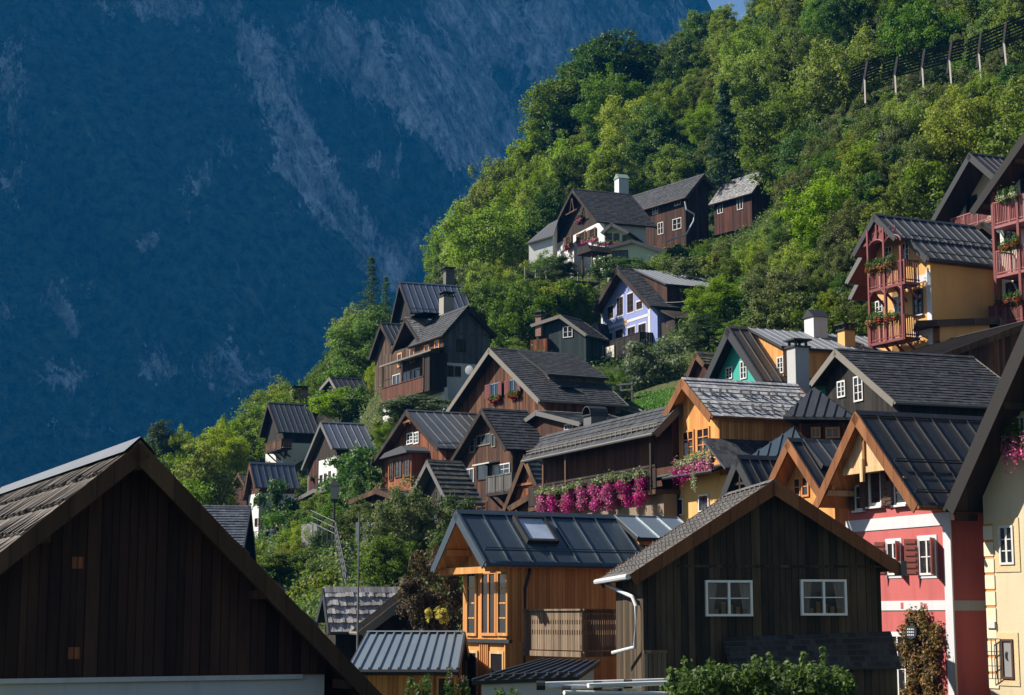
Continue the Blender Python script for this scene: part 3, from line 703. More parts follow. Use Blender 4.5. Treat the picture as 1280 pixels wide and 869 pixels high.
# F: black shingle house above the red one
Fh=House('shingle_house','dark board house with wide black shingle roof and white gable windows',77,(1044.5,437.5),(1014,478),(1118,502),back=(1216,446),psi=-70,base=690,oh=.5,ev=.4)
Fh.walls([(None,BLACKWOOD,'board_wall')]); Fh.roof('course',S_BLACK,TRIMLIGHT,course=.28,rake=.1,soffit=BEAMDK)
for r_ in ((1047.5,476,1057.5,497),(1068,470,1079.5,502)): Fh.win('g',r_,WPAINT,2,3)
# grey shed roof joining its right end
F2=House('lean_building','low orange fronted outbuilding with brown sheet roof rising under the balconies',87,(1300,398),(1176,444),psi=22,L=9,base=560,oh=.4,ev=.5,cat='outbuilding',foot=True)
F2.walls([(None,BROWNWOOD,'wall')]); F2.roof('seam',M_BROWN,BEAM,rake=.12)
# G: orange gable house with the flower box
G=House('larch_chalet','orange board chalet with pale shingle roof and flower box under its gable windows',76,(853,474),(818,541),(889.5,519.5),back=(996,483),psi=-67,base=700,oh=.5,ev=.25,t=.2)
zl=G.zpix('g',850,600)
G.walls([(zl,P_OCHRE,'plaster_wall'),(None,ORANGE,'wall')])
G.roof('course',S_PALE,BEAMRED,course=.33,rake=.14,soffit=GOLDEN,lift=.03)
mb=MB(); rr=random.Random(5); ln=math.hypot(G.uR,G.zP-G.zR); du,dz=G.uR/ln,(G.zR-G.zP)/ln
for k in (.35,.45,.75,.85):
    for j in range(int(G.L/.5)):
        v=.3+j*.5+rr.uniform(-.1,.1); d=k*ln+rr.uniform(-.05,.05); mb.bar((du*d,v,G.zP+dz*d+.04),(du*(d+.03),v,G.zP+dz*d+.2),.2,.02)
G.mk(mb,'snow_hooks',TRIMDK,G.rf)['kind']='stuff'
for r_ in ((824.5,550,841,577),(854,538,868.5,571),(872,534,888,568)): G.win('g',r_,ORPAINT,2,3,fw=.09)
for r_ in ((843.5,623,855,645),(874,618,887,640)): G.win('g',r_,WPAINT,1,1)
# skirt roof round the chalet between the storeys
mb=MB(); lnz=zl
for (x0,x1,y0,y1,dx,dy) in ((G.a-.1,G.b+.9,G.v0,-.45,0,-1),): 
    mb.poly([(x0,G.v0-.01,zl+.42),(x1,G.v0-.01,zl+.42),(x1,-.35,zl+.08),(x0,-.35,zl+.08)]); mb.poly([(x0,G.v0-.01,zl+.3),(x1,G.v0-.01,zl+.3),(x1,-.35,zl),(x0,-.35,zl)])
    mb.poly([(x0,-.35,zl),(x1,-.35,zl),(x1,-.35,zl+.08),(x0,-.35,zl+.08)]); mb.poly([(x0,G.v0,zl+.3),(x0,G.v0,zl+.42),(x0,-.35,zl+.08),(x0,-.35,zl)])
mb.poly([(G.b+.01,-.35,zl+1.5),(G.b+.01,G.v1,zl+1.5),(G.b+1.9,G.v1,zl+.1),(G.b+1.9,-.35,zl+.1)],[(0,0),(6,0),(6,2.2),(0,2.2)])
mb.poly([(G.b+1.9,-.35,zl-.05),(G.b+1.9,G.v1,zl-.05),(G.b+1.9,G.v1,zl+.1),(G.b+1.9,-.35,zl+.1)]); mb.poly([(G.b+.01,-.35,zl+1.4),(G.b+1.9,-.35,zl),(G.b+1.9,-.35,zl+.1),(G.b+.01,-.35,zl+1.5)])
G.mk(mb,'skirt_roof',S_DARK)
mb=MB(); mb.box(G.b+.01,G.b+1.5,G.v0,G.v1,-3,zl-.06); G.mk(mb,'plaster_wall',P_OCHRE)
mb=MB(); mb.tube([(G.a-.2,-.42,zl+.02),(G.b+1.0,-.42,zl+.02)],.07,6); G.mk(mb,'gutter',IRON)
# blue glass-like hip roof and dark hip roof behind the chalet
X=House('hip_roof_house','dark seam metal hip roof house wedged behind the orange chalet',72.5,(1009,478),(980,521),(1068,522),L=3.2,psi=-20,base=690,oh=.5,ev=.5,cat='house')
mb=MB(); mb.box(X.a,X.b,.6,X.L-.5,-3,min(X.zL,X.zR)-.1); X.mk(mb,'board_wall',BROWNWOOD)
mb=MB(); apex=Vector((0,1.6,X.zP)); e=[Vector((X.uL,-.2,X.zL)),Vector((X.uR,-.2,X.zR)),Vector((X.uR,X.L,X.zR)),Vector((X.uL,X.L,X.zL))]; ap2=Vector((0,X.L-1,X.zP-.1))
def hipface(mb,a,b,pts,n,mi=0):
    mb.poly(pts,[( (p-a).dot((b-a).normalized()), (p-a).length) for p in pts],mi)
    L_=(b-a).length; d=(b-a)/L_; ap=pts[2]; 
    nn=(b-a).cross(pts[2]-a).normalized(); nn=nn if nn.z>0 else -nn
    for i in range(1,n):
        f=i/n; base=a+(b-a)*f; ta=(ap-a).dot(d)/L_; k=min(f/ta if ta>.01 else 9,(1-f)/(1-ta) if ta<.99 else 9,1)
        if len(pts)==4:
            tb=(pts[3]-a).dot(d)/L_; k=1 if min(ta,tb)<=f<=max(ta,tb) else min(f/min(ta,tb) if f<min(ta,tb) else 9,(1-f)/(1-max(ta,tb)) if f>max(ta,tb) else 9,1)
        upv=(ap-a)-d*(ap-a).dot(d); 
        mb.bar(base+nn*.03,base+upv*k+nn*.03,.04,.06,mi,up=nn)
hipface(mb,e[0],e[1],[e[0],e[1],apex],7); hipface(mb,e[1],e[2],[e[1],e[2],ap2,apex],6); hipface(mb,e[3],e[0],[e[3],e[0],apex,ap2],6); mb.poly([e[2],e[3],ap2])
mb.poly([p-Vector((0,0,.12)) for p in e],mi=1)
for i in range(4): mb.poly([e[i],e[(i+1)%4],e[(i+1)%4]-Vector((0,0,.12)),e[i]-Vector((0,0,.12))],mi=1)
X.rf=X.mk(mb,'roof',[M_DARK,TRIMDK])
for r_ in ((1032,534,1050,548),(1014,534,1026,548)): X.win('g',r_,ORPAINT,2,1)
X2=House('blue_roof_annex','low annex with a glossy blue hip roof between chalet and small gables',71,(982,528),(934,574),(1012,566),L=3,psi=-20,base=715,oh=.3,ev=.3,cat='annex')
mb=MB(); mb.box(X2.a,X2.b,.6,X2.L-.4,-3,min(X2.zL,X2.zR)-.1); X2.mk(mb,'board_wall',BLACKWOOD)
mb=MB(); apex=Vector((0,1.8,X2.zP)); e=[Vector((X2.uL,-.2,X2.zL)),Vector((X2.uR,-.2,X2.zR)),Vector((X2.uR,X2.L,X2.zR)),Vector((X2.uL,X2.L,X2.zL))]; ap2=Vector((0,X2.L-1,X2.zP-.1))
hipface(mb,e[0],e[1],[e[0],e[1],apex],6); hipface(mb,e[1],e[2],[e[1],e[2],ap2,apex],5); hipface(mb,e[3],e[0],[e[3],e[0],apex,ap2],5); mb.poly([e[2],e[3],ap2])
mb.poly([p-Vector((0,0,.12)) for p in e],mi=1)
X2.rf=X2.mk(mb,'roof',[M_BLUE,TRIMDK])
# H: long gallery with the pink flowers
H=House('gallery_house','long dark timber gallery house whose balcony rail is hung with pink petunias',77,(850,506),(817,541),psi=22,L=15,base=705,oh=.4,ev=1.5,t=.16)
H.walls([(None,planks((.05,.02,.011),(.12,.05,.025),.2),'board_wall')]); H.roof('course',S_DARK,TRIMGREY,course=.35,rake=.12,soffit=BEAMDK,guard=0)
mb=MB(); ln=math.hypot(H.uL,H.zP-H.zL); du,dz=H.uL/ln,(H.zL-H.zP)/ln
for k in range(26): v=.3+k*.56; mb.bar((du*(ln-.25),v,H.zP+dz*(ln-.25)+.05),(du*(ln-.3),v,H.zP+dz*(ln-.3)+.3),.05,.04)
for o_ in (.14,.27): mb.tube([(du*(ln-.28),0,H.zP+dz*(ln-.28)+o_),(du*(ln-.28),H.L,H.zP+dz*(ln-.28)+o_)],.03,5)
H.mk(mb,'snow_guard',TRIMLIGHT,H.rf)
uB=H.uL+.25; zr_=H.pick('u',uB,811,583).z; zr2=H.pick('u',uB,680,606).z
mb=MB(); zr_=(zr_+zr2)/2
mb.box(uB-.05,uB+.05,.3,H.L-.2,zr_-.06,zr_+.04); mb.box(uB-.03,uB+.03,.3,H.L-.2,zr_-1.0,zr_-.1)
H.mk(mb,'balcony_railing',BEAMDK); mb=MB(); mb.box(uB-.05,H.a+.05,.3,H.L-.2,zr_-1.25,zr_-1.05); H.mk(mb,'balcony_floor',BEAM)
for x in (814.5,708,680):
    p=H.pick('u',uB,x,570); mb=MB(); mb.box(uB-.08,uB+.08,p.y-.08,p.y+.08,zr_-1.2,H.zr(uB)-.2); H.mk(mb,'post',BEAM if x<800 else BEAMDK)
mb=MB(); mb.box(uB+.35,uB+1.0,.3,H.L-.3,-3,zr_-1.25); H.mk(mb,'lower_wall',plaster((.20,.15,.11),.5))
PET=['nearest the orange chalet','second from the chalet end','third from the chalet end','fourth from the chalet end','fifth from the chalet end','sixth from the chalet end','second from the far end','at the far end by the plank roof']
for k,(x,yt,yb) in enumerate(((801,590,621),(783,593,624),(763,595,628),(747,600,630),(728,604,631),(711,608,636),(693,612,635),(680,613,637))):
    p=H.pick('u',uB-.22,x,(yt+yb)/2); hh=(yb-yt)/2200*85; zt=H.pick('u',uB-.22,x,yt).z
    FSEED[0]+=1; rg=np.random.default_rng(FSEED[0]); root=empty('hanging_petunia',H.world((uB-.22,p.y,zt-.15)),0,'hanging pink petunia on the dark gallery rail, '+PET[k],'hanging flowers','hanging petunias along the gallery rail')
    mb=MB(); mb.box(-.12,.12,-.25,.25,-.12,.02); o=mb.build('basket',BEAMDK,root); o.rotation_euler=(0,0,R(22))
    n_=7; cen=np.stack([rg.normal(size=n_)*.1,rg.normal(size=n_)*.17,-np.linspace(.25,hh*.92,n_)],1); rad=np.tile([[.3,.34,.28]],(n_,1))
    o=bpy.data.objects.new('blossom',quads_mesh('blossom',leaf_arrays(rg,cen,1500,rad,.055),[MAGENTA,PINK,LEAFG],rg.choice(3,1500,p=[.68,.22,.10]))); col.objects.link(o); o.parent=root
    cen=np.stack([rg.normal(size=5)*.15,rg.normal(size=5)*.25,np.full(5,.05)],1)
    o=bpy.data.objects.new('foliage',quads_mesh('foliage',leaf_arrays(rg,cen,420,np.tile([[.28,.34,.24]],(5,1)),.06),[SILVER,LEAFG],rg.choice(2,420,p=[.75,.25]))); col.objects.link(o); o.parent=root
for r_ in ((717,631,726.5,645),(729,630,738,645)): pass
# Y, Z: small gables between chalet and red house
Yh=House('small_gable_house','small house with black metal roof and dark carved gable beside the chalet',69,(921,571),(902,620),(941,610),back=(972,573),psi=-67,base=720,oh=.5,ev=.25)
Yh.walls([(None,BLACKWOOD,'wall')]); Yh.roof('seam',M_BLACK,TRIMDK,seam=.5,rake=.16)
mb=MB(); mb.box(-.05,.05,.1,.2,Yh.zP-1.6,Yh.zP-.35); mb.box(-.5,.5,.1,.18,Yh.zP-1.1,Yh.zP-1.0); Yh.mk(mb,'gable_ornament',BEAMDK)
Z=House('orange_gable_house','small orange gable with black metal roof and raised pale shed dormer',65,(985.5,550),(957,612),(1028,618),back=(1054,553),psi=-67,base=735,oh=.7,ev=.3)
Z.walls([(None,GOLDEN,'wall')]); Z.roof('seam',M_BLACK,BEAMRED,seam=.5,soffit=SOFFIT,rake=.14)
Z.shed('r',.9,(1037,583),PALEWOOD,M_DARK,seam=.6)
for r_ in ((993,597,1002,621),(1003,595,1012,621)): Z.win('g',r_,ORPAINT,1,2)
# W: teal house
W=House('teal_house','teal gable house with grey metal shed roof and orange board dormer cheek',98,(910,409),(878,480),(953,476),back=(1079,419),psi=-66,base=520,oh=.7,ev=.35)
W.walls([(None,P_TEAL,'wall')]); W.roof('seam',M_BROWN,TRIMDK,seam=.6,rake=.3,soffit=BEAMDK)
W.shed('r',1.6,(983,433),GOLDEN,M_PALE,seam=.55)
for r_ in ((908,459,916,474),(926,451,934,474)): W.win('g',r_,WPAINT,2,3)
W.win('g',(972,446,980,467),WPAINT,2,3,pl=('v',1.6))
W.chimney('r',1020,416,.95,1.0,P_WHITE,'gable',v=(.6,W.pick('u',.6,1020,410).y,W.zP-.2),capmat=TRIMDK)
p=W.pick('u',2.2,1058,425); W.chimney('r',0,0,.7,.8,P_OCHRE,'slab',v=(2.2,p.y,p.z-.3))
W3=House('moss_roof_shed','tiny red shed under a mossy roof beside the teal gable',101,(869.5,441),(858,470),(881,455),L=3.5,psi=-60,base=500,oh=.3,ev=.2,cat='shed')
W3.walls([(None,REDDARK,'wall')]); W3.roof('course',S_MOSS,BEAM,gut=False)
# grey rendered chimney stack standing behind the chalet ridge
G.chimney('r',0,0,.74,1.45,P_GREY,'slab',v=tuple(G.Wi@at(998,474,81.5)),sink=5)
# V, U: purple house with its shed
V=House('low_timber_house','low dark timber house with teal tinted wall below the hillside trees',152,(700,394),(664,406),(733,418),L=3.5,psi=-35,base=455,oh=.4,ev=.3)
V.walls([(None,planks((.012,.022,.024),(.035,.05,.052),.2),'wall')]); V.roof('course',S_BLACK,TRIMLIGHT,rake=.1); V.win('g',(704,408,716,422),WPAINT,2,2)
V.chimney('l',675,404,.6,.6,brick((.25,.1,.06),(.16,.07,.05)),'slab')
mb=MB(); c,w,h=V.rect('g',667,425,688,441); mb.box(-w/2,w/2,-.5,.02,-h/2,h/2); o=mb.build('porch_wall',REDWOOD); V.place(o,c,0)
V2=House('dark_lean_roof_shed','black boarded shed with a sagging roof left of the purple house',160,(745,404),(690,433),(752,424),L=2,psi=-35,base=468,oh=.4,ev=.3,cat='shed')
V2.walls([(None,BLACKWOOD,'wall')]); V2.roof('course',S_BLACK,TRIMGREY,rake=.1)
U=House('purple_house','lilac house with white bands, brown gable roof and balcony over shrubs',158,(771,335),(741,388),(813,382),back=(901,345),psi=-66,base=462,oh=.9,ev=.4)
U.walls([(None,P_PURP,'wall')]); U.roof('course',S_DARK,BEAMDK,rake=.3,soffit=BEAM)
U.shed('r',2.0,(836,355),DARKWOOD,M_PALE,seam=.55,wallmat=planks((.02,.010,.007),(.07,.03,.019),.17))
for r_ in ((760,383,767,398),(771.5,372,779,394),(784.5,367,792,390),(796,377,803,386)): U.win('g',r_,BPAINT,2,3,sur=P_BAND,surw=.14)
for r_ in ((758,417,766,434),(770,412,779,430),(785,409,794,424),(798.5,405,807.5,424)): U.win('g',r_,BPAINT,2,2,sur=P_BAND,surw=.14)
for r_ in ((752.5,401,812,404.5),): U.band('g',r_,P_BAND)
U.band('g',(810.5,378,813.5,460),P_BAND,'corner_strip'); U.band('g',(751.8,392,754,432),P_BAND,'corner_strip')
U.slab_on('g',(780,399,784,407),paint((.45,.25,.12)),'painted_niche')
U.balcony('g',743,800,424,448,1.3,BEAMDK,'boards',boardmat=BLACKWOOD)
for x0,x1 in ((744,754),(757,768)):
    c,w,h=U.rect('g',x0,433,x1,448,out=1.4); mb=MB(); mb.box(-w/2,w/2,-.04,.02,-h/2,h/2); o=mb.build('balcony_cloth',fabric((.62,.58,.5))); U.place(o,c,0)
mb=MB(); mb.box(U.b,U.b+2.6,1.2,1.3,0,3.4); mb.poly([(U.b-.3,.8,4.9),(U.b+3.4,.8,3.4),(U.b+3.4,6,3.4),(U.b-.3,6,4.9)]); mb.poly([(U.b-.3,.8,4.75),(U.b+3.4,.8,3.25),(U.b+3.4,6,3.25),(U.b-.3,6,4.75)]); mb.poly([(U.b-.3,.8,4.9),(U.b+3.4,.8,3.4),(U.b+3.4,.8,3.25),(U.b-.3,.8,4.75)])
U.mk(mb,'side_porch',BEAMDK)
# R: white farmhouse up the slope
Rr=House('white_farmhouse','white farmhouse high on the slope with brown boarded gable and shuttered windows',178,(715.5,236.5),(684,301),(746,277),back=(788,243),psi=-69,base=347,oh=1.0,ev=.4)
zl=Rr.zpix('g',725,290)
Rr.walls([(zl,P_WHITE,'wall'),(None,BROWNWOOD if 0 else DARKWOOD,'boarded_gable')]); Rr.roof('course',S_BLACK,BEAMDK,rake=.14,soffit=BEAMDK)
Rr.shed('r',3.2,(763,277),DARKWOOD,S_BLACK,style='course',wallmat=P_GREEN)
SH=paint((.10,.05,.03))
for r_ in ((708.5,295.5,713.5,307),(725,290.5,731,302),(738,286,743.5,298)): Rr.win('g',r_,SH,2,2,sh=SH)
for r_ in ((709,328,714,337),(722,267,728,272)): Rr.win('g',r_,SH,2,2)
mb=MB(); mb.bar((-1.6,-.04,Rr.zP-2.4),(1.3,-.04,Rr.zP-2.4),.12,.12); mb.bar((-.6,-.04,Rr.zP-2.4),(-.05,-.04,Rr.zP-1),.1,.1); mb.bar((.5,-.04,Rr.zP-2.4),(.05,-.04,Rr.zP-1),.1,.1); Rr.mk(mb,'gable_truss',BEAM)
A1=Rr.Wi@at(764,305,177); B1=Rr.Wi@at(809,305,180)
R2=House('porch_wing','',170.5,(764,279),(752,290),(786,290),L=8,psi=-20,base=332,on=Rr,oh=.5,ev=.4,foot=False)
R2.walls([(None,P_GREEN,'porch_wall')]); R2.roof('course',S_BLACK,TRIMGREY,name='porch_roof')
for r_ in ((757,292,765,304),(767,292,774,304),(778,294,783,306)): R2.win('g',r_,BPAINT,2,2)
R3=House('garden_room','',169,(790,300),(756,309),(832,314),L=5,psi=-15,base=332,on=Rr,oh=.4,ev=.3,foot=False)
R3.walls([(None,P_GREEN,'garden_room_wall')]); R3.roof('seam',M_DARK,TRIMGREY,name='garden_room_roof')
R3.win('g',(765,313,785,324),BPAINT,4,1)
Rr.chimney('r',0,0,1.15,1.2,plaster((.5,.54,.54),.3),'gable',v=tuple(Rr.Wi@at(777,238,184)),sink=3,capmat=paint((.16,.24,.2)))
cs=[Rr.Wi@at(*q) for q in ((658,304,176),(692,294,174.5),(698,274,179),(686,280,181))]; mb=MB(); mb.hexa([q-Vector((0,0,.15)) for q in cs]+cs); Rr.mk(mb,'side_roof',S_DARK)
mb=MB(); cc=sum(cs,Vector())/4; ws=[q.lerp(cc,.12) for q in cs]; mb.hexa([Vector((q.x,q.y,-2)) for q in ws]+[q-Vector((0,0,.17)) for q in ws]); Rr.mk(mb,'side_wall',P_WHITE)
# gazebo and terrace in front of it
gz=at(743,333,165.5); gzr=empty('garden_gazebo',gz,R(-60),'little dark roofed garden pavilion on the terrace of the white farmhouse','pavilion')
mb=MB(); 
for x in (-.85,.85):
    for y in (-.8,.8): mb.box(x-.07,x+.07,y-.07,y+.07,-1.2,1.25)
mb.build('post',BEAM,gzr); mb=MB(); mb.prism([(-1.35,1.15),(1.35,1.15),(.7,1.85),(-.7,1.85)],-1.25,1.25); mb.build('roof',BEAMDK,gzr)
tr=at(690,350,166); tro=empty('garden_terrace',tr,R(18),'timber terrace with pale rails in front of the white farmhouse','terrace')
mb=MB(); mb.box(-3,4.6,-.9,2.5,-.24,-.1); mb.build('deck',WEATHERED,tro); mb=MB()
for x in np.linspace(-3,4.5,8): mb.box(x-.05,x+.05,-.9,-.8,-.8,.95)
mb.box(-3,4.6,-.9,-.8,.85,.95); mb.box(-3,4.6,-.9,-.82,.4,.48); mb.build('railing',paint((.25,.23,.20)),tro)
# S, T: timber houses to its right
S=House('timber_farmhouse','dark brown timber house with long low shingle roof behind the white farmhouse',186,(880,218),(857,246.5),(894,235),back=(787,247),psi=35,base=308,oh=.6,ev=.5)
S.walls([(None,planks((.015,.008,.006),(.085,.035,.02),.19,gap=.5,weather=.7),'wall')]); S.roof('course',S_DARK,BEAM,rake=.15)
for r_ in ((799,262,804,271),(816,259,823,268),(822.5,278,829.5,293),(841,273,852,287),(843,248,851,257)): S.win('l',r_,WPAINT,2,2)
mb=MB(); mb.tube([S.Wi@at(x,y,183.4) for x,y in ((856,252),(858,262),(868,268),(867,276),(857,294),(832,302))],.09,6); S.mk(mb,'downpipe',ZINC)
T=House('timber_hut','small reddish boarded hut with silvery shingle roof right of the timber house',188,(959.5,212.5),(940,241),(973,229),back=(905,230),psi=35,base=300,oh=.5,ev=.4,cat='hut')
T.walls([(None,REDDARK,'wall')]); T.roof('course',S_GREY,BEAM,rake=.12); 
for r_ in ((897,253,904,267),(921.5,247,929,262)): T.win('l',r_,WPAINT,2,1)
# O, P, Q: grey and white house with balcony and those behind it
O=House('grey_gable_house','grey boarded gable house on white base with brown balcony side above ivy',142,(585.4,382.5),(553.5,419),(619.5,419),back=(541,399),psi=26.6,base=512,oh=.5,ev=.35)
zl=O.zpix('g',585,455)
O.walls([(zl,P_WHITE,'base_wall'),(None,GREYWOOD,'boarded_gable')]); O.roof('course',S_GREY if 0 else S_DARK,BEAMDK,rake=.12)
mb=MB(); mb.box(O.a-.05,O.a+.02,O.v0,O.v1+6.5,zl,O.under(O.a)-.1); O.mk(mb,'board_wall',BROWN2)
c=(O.a,)
mb=MB(); mb.box(O.a-.02,O.b-1,O.v1-.1,O.v1+6.4,-2,O.under(O.a)); O.mk(mb,'rear_wall',BROWN2); mb=MB(); mb.box(O.a-.3,O.a-.03,O.v1-7,O.v1+6,-2,O.zpix('l',515,497)); O.mk(mb,'base_wall',P_WHITE)
O2=House('cross_gable','',148.6,(506.5,397.5),(489,440),(525,427.5),back=(541,399),psi=-63.4,base=512,on=O,foot=False,oh=.5,ev=.35)
O2.walls([(None,BROWN2,'gable_wall')],v0=.45,down=-8); O2.roof('course',S_GREY,BEAMDK,name='cross_roof')
for r_ in ((497,441,503,459),(512.5,435,518.5,454),(530.5,431,537,448),(543.5,425,549.5,443)): O.win('l',r_,ORPAINT,1,2,fw=.16,pl=('u',O.a-.06))
for r_ in ((545,459,550,473),): O.win('l',r_,WPAINT,1,2)
for r_ in ((559,457,567,471),(568,458,576,471)): O.win('g',r_,BPAINT,2,2)
O.win('g',(570.5,424,582,440),BEAMDK,2,2)
for r_ in ((491,468,501,487),(503,465,513,484),(515,461,525,481)): O.win('l',r_,WPAINT,2,1,pl=('u',O.a-.1))
c,w,h=O.rect('g',553.5,416.8,613,418.2); mb=MB(); mb.box(-w/2,w/2,-.06,.01,-.06,.06); o=mb.build('batten',GREYWOOD); O.place(o,c,0)
v1=O.pick('u',O.a-1.6,478,490).y; v0=O.pick('u',O.a-1.6,530,480).y; zf=O.pick('u',O.a-1.6,505,494).z
mb=MB(); mb.box(O.a-1.65,O.a-1.55,v0,v1,zf,zf+1.05); mb.box(O.a-1.7,O.a-1.5,v0,v1,zf+1.05,zf+1.13); O.mk(mb,'balcony_railing',planks((.06,.024,.014),(.13,.05,.03),.14))
mb=MB(); mb.box(O.a-1.7,O.a-.06,v0,v1,zf-.2,zf-.02); O.mk(mb,'balcony_floor',BEAM); mb=MB(); mb.poly([(O.a-1.9,v0-2,zf+3.0),(O.a-.06,v0-2,zf+3.45),(O.a-.06,v1,zf+3.45),(O.a-1.9,v1,zf+3.0)]); mb.poly([(O.a-1.9,v0-2,zf+2.9),(O.a-.06,v0-2,zf+3.35),(O.a-.06,v1,zf+3.35),(O.a-1.9,v1,zf+2.9)]); mb.box(O.a-1.93,O.a-1.88,v0-2,v1,zf+2.88,zf+3.02); O.mk(mb,'balcony_roof',TRIMLIGHT)
mb=MB()
for v in (v0,(v0+v1)/2,v1-.1): mb.box(O.a-1.66,O.a-1.54,v,v+.12,zf,zf+2.95)
O.each(mb,'balcony_post',BEAM)
mb=MB(); mb.box(O.a-.08,O.a-.05,v0,v1-.5,zf+.9,zf+2.3); O.mk(mb,'back_panel',BLACKWOOD); mb=MB(); mb.box(O.a-1.6,O.a-.06,v0-1.1,v0-.1,zf-.2,zf+2.9); O.mk(mb,'porch_wall',DARKWOOD)
O.chimney('l',0,0,.95,1.2,plaster((.3,.27,.23),.5),'slab',v=tuple(O.Wi@at(558,389,148)),sink=3)
Pp=House('metal_roof_house','dark house with broad blue grey seam roof behind the grey gable house',164,(499.5,353),(487,410),(513,391),back=(578,357),psi=-70,base=440,oh=.6,ev=.3)
Pp.walls([(None,BLACKWOOD,'wall')]); Pp.roof('seam',metal((.10,.115,.15),.4,.5,.3),BEAMDK,seam=.6,guard=1)
Pp.chimney('r',0,0,.9,1.3,brick((.05,.045,.04),(.03,.03,.03)),'slab',v=tuple(Pp.Wi@at(561,356,172)),sink=3)
Q=House('twin_gable_house','narrow dark gables stepping down the slope left of the balcony house',157,(476,404),(461,448),(489,430),back=(506,405),psi=-66,base=462,oh=.5,ev=.3)
Q.walls([(None,BROWN2,'wall')]); Q.roof('seam',M_DARK,BEAMDK,seam=.5,rake=.15)
Q.shed('r',.8,(493,425),BEAMDK,M_DARK,seam=.5)
# I: brown gable house in the middle
I=House('brown_gable_house','broad brown gable house with two shuttered windows and a slate dormer',120,(611.5,435.5),(555,519),(674,500),back=(718,443),psi=-62,base=540,oh=.7,ev=.4)
I.walls([(None,BROWNWOOD,'wall')]); I.roof('course',S_DARK,TRIMLIGHT,rake=.16,soffit=BEAMDK)
I.shed('r',2.4,(690,468),S_GREY,S_DARK,style='course',fascia=TRIMDK,wallmat=planks((.06,.05,.04),(.14,.115,.09),.2))
for r_ in ((614,479,624.5,497),(638,474,648,492)): I.win('g',r_,paint((.10,.16,.25)),2,1,sh=REDPAINT)
p=I.Wi@at(705,512,117); I.chimney('r',0,0,1.0,1.5,plaster((.48,.48,.46),.4),'slab',v=(p.x,p.y,p.z-.4),sink=4)
# J, K: brown houses below
J=House('bay_window_house','reddish timber gable house with a boxed bay window and seam metal roof',120,(507.8,513.5),(464,580),(547.5,560),back=(595,517.5),psi=-66,base=662,oh=.7,ev=.35)
J.walls([(None,REDWOOD,'wall')]); J.roof('seam',metal((.085,.09,.095),.4,.5,.35),BEAMDK,seam=.62,guard=1,soffit=BEAM)
for r_ in ((509,541,517,555.5),(517.5,540,524,555)): J.win('g',r_,WPAINT,2,3,fw=.09)
mb=MB(); mb.bar((-.9,.1,J.zP-.75),(.9,.1,J.zP-.75),.09,.09); mb.tube([(.6*math.cos(R(a)),.1,J.zP-1.15+.5*math.sin(R(a))) for a in range(20,161,20)],.04,6); J.mk(mb,'gable_ornament',BEAMRED)
c,w,h=J.rect('g',485,568,514,620,out=1.2); 
mb=MB(); mb.box(-w/2,w/2,0,1.2,-h/2,h/2); o=mb.build('bay_wall',planks((.16,.05,.025),(.30,.10,.045),.16)); J.place(o,c,0)
mb=MB(); mb.prism([(-w/2-.5,h/2-.12),(w/2+.4,h/2-.1),(w/2+.3,h/2+.05),(w/2-.6,h/2+.42),(-w/2+.6,h/2+.2)],-.5,1.25); o=mb.build('bay_roof',S_DARK); J.place(o,c,0)
for r_ in ((487,577,492,601),(494,576,502.5,597),(505,574,512.5,596)): J.win('g',r_,BEAM,2,3,pl=('v',J.v0-1.22))
J2=House('ground_shed','',114,(470,612),(437,626),(492,620),L=6,psi=-50,base=662,on=J,foot=False,oh=.5,ev=.3)
J2.walls([(None,REDDARK,'porch_wall')]); J2.roof('course',S_DARK,BEAM,name='porch_roof'); J2.win('g',(447,628,466,650),BEAM,3,2)
K=House('brown_chalet','tall dark brown chalet with black tile roof and grey balcony facing the lane',108,(602,511.5),(557,587),(632.5,561),back=(658,513),psi=-64,base=665,oh=.6,ev=.35)
K.walls([(None,BROWNWOOD if 0 else planks((.018,.009,.006),(.115,.05,.028),.18,gap=.5,weather=.7),'wall')]); K.roof('course',S_BLACK,BEAMDK,rake=.08,soffit=BEAMDK,guard=0)
K.win('g',(596,543,614,557),TRIMLIGHT,3,1); K.win('g',(587.5,549,594,566),TRIMLIGHT,1,2); K.win('g',(615,542,620,559),TRIMLIGHT,1,1)
K.win('g',(578,586,593,604),WPAINT,3,1); K.win('g',(617,580,638,594),WPAINT,3,2); K.win('g',(584,628,609,640),BEAMRED,4,2); K.win('g',(597,580,611,600),BEAMDK,1,1)
c,w,h=K.rect('g',592,576,613,581,out=.6); mb=MB(); mb.hexa([(-w/2,-.1,-h/2),(w/2,-.1,-h/2),(w/2,.6,0),(-w/2,.6,0),(-w/2,-.1,-h/2+.08),(w/2,-.1,-h/2+.08),(w/2,.6,.1),(-w/2,.6,.1)]); o=mb.build('awning',fabric((.55,.54,.5))); K.place(o,c,0)
K.balcony('g',609,640,594,615,1.0,GREYWOOD,'boards',boardmat=planks((.07,.065,.06),(.14,.13,.12),.12))
K.band('g',(574,604,590,609),TRIMLIGHT,'ledge',out=.15)
# L: low roof behind with terrace
Lh=House('flat_terrace_house','low house with shallow grey sheet roof behind the petunia gallery',107,(670,514.5),None,(725,528.5),back=(762,516),psi=-64,base=600,oh=.4,ev=.3)
Lh.walls([(None,planks((.03,.014,.010),(.085,.035,.02),.18),'wall')]); Lh.roof('course',shingle((.09,.09,.095),(.2,.2,.21),.4,.5),TRIMGREY,rake=.08); Lh.win('g',(706,530,717,543),WPAINT,3,2)
Lh.balcony('g',676,722,543,562,1.4,GREYWOOD,'boards',boardmat=planks((.05,.046,.042),(.10,.095,.09),.12))
Lh.chimney('r',0,0,.9,1.1,plaster((.11,.11,.115),.4),'arch',d=1.0,v=tuple(Lh.Wi@at(744,545,99)),sink=4)
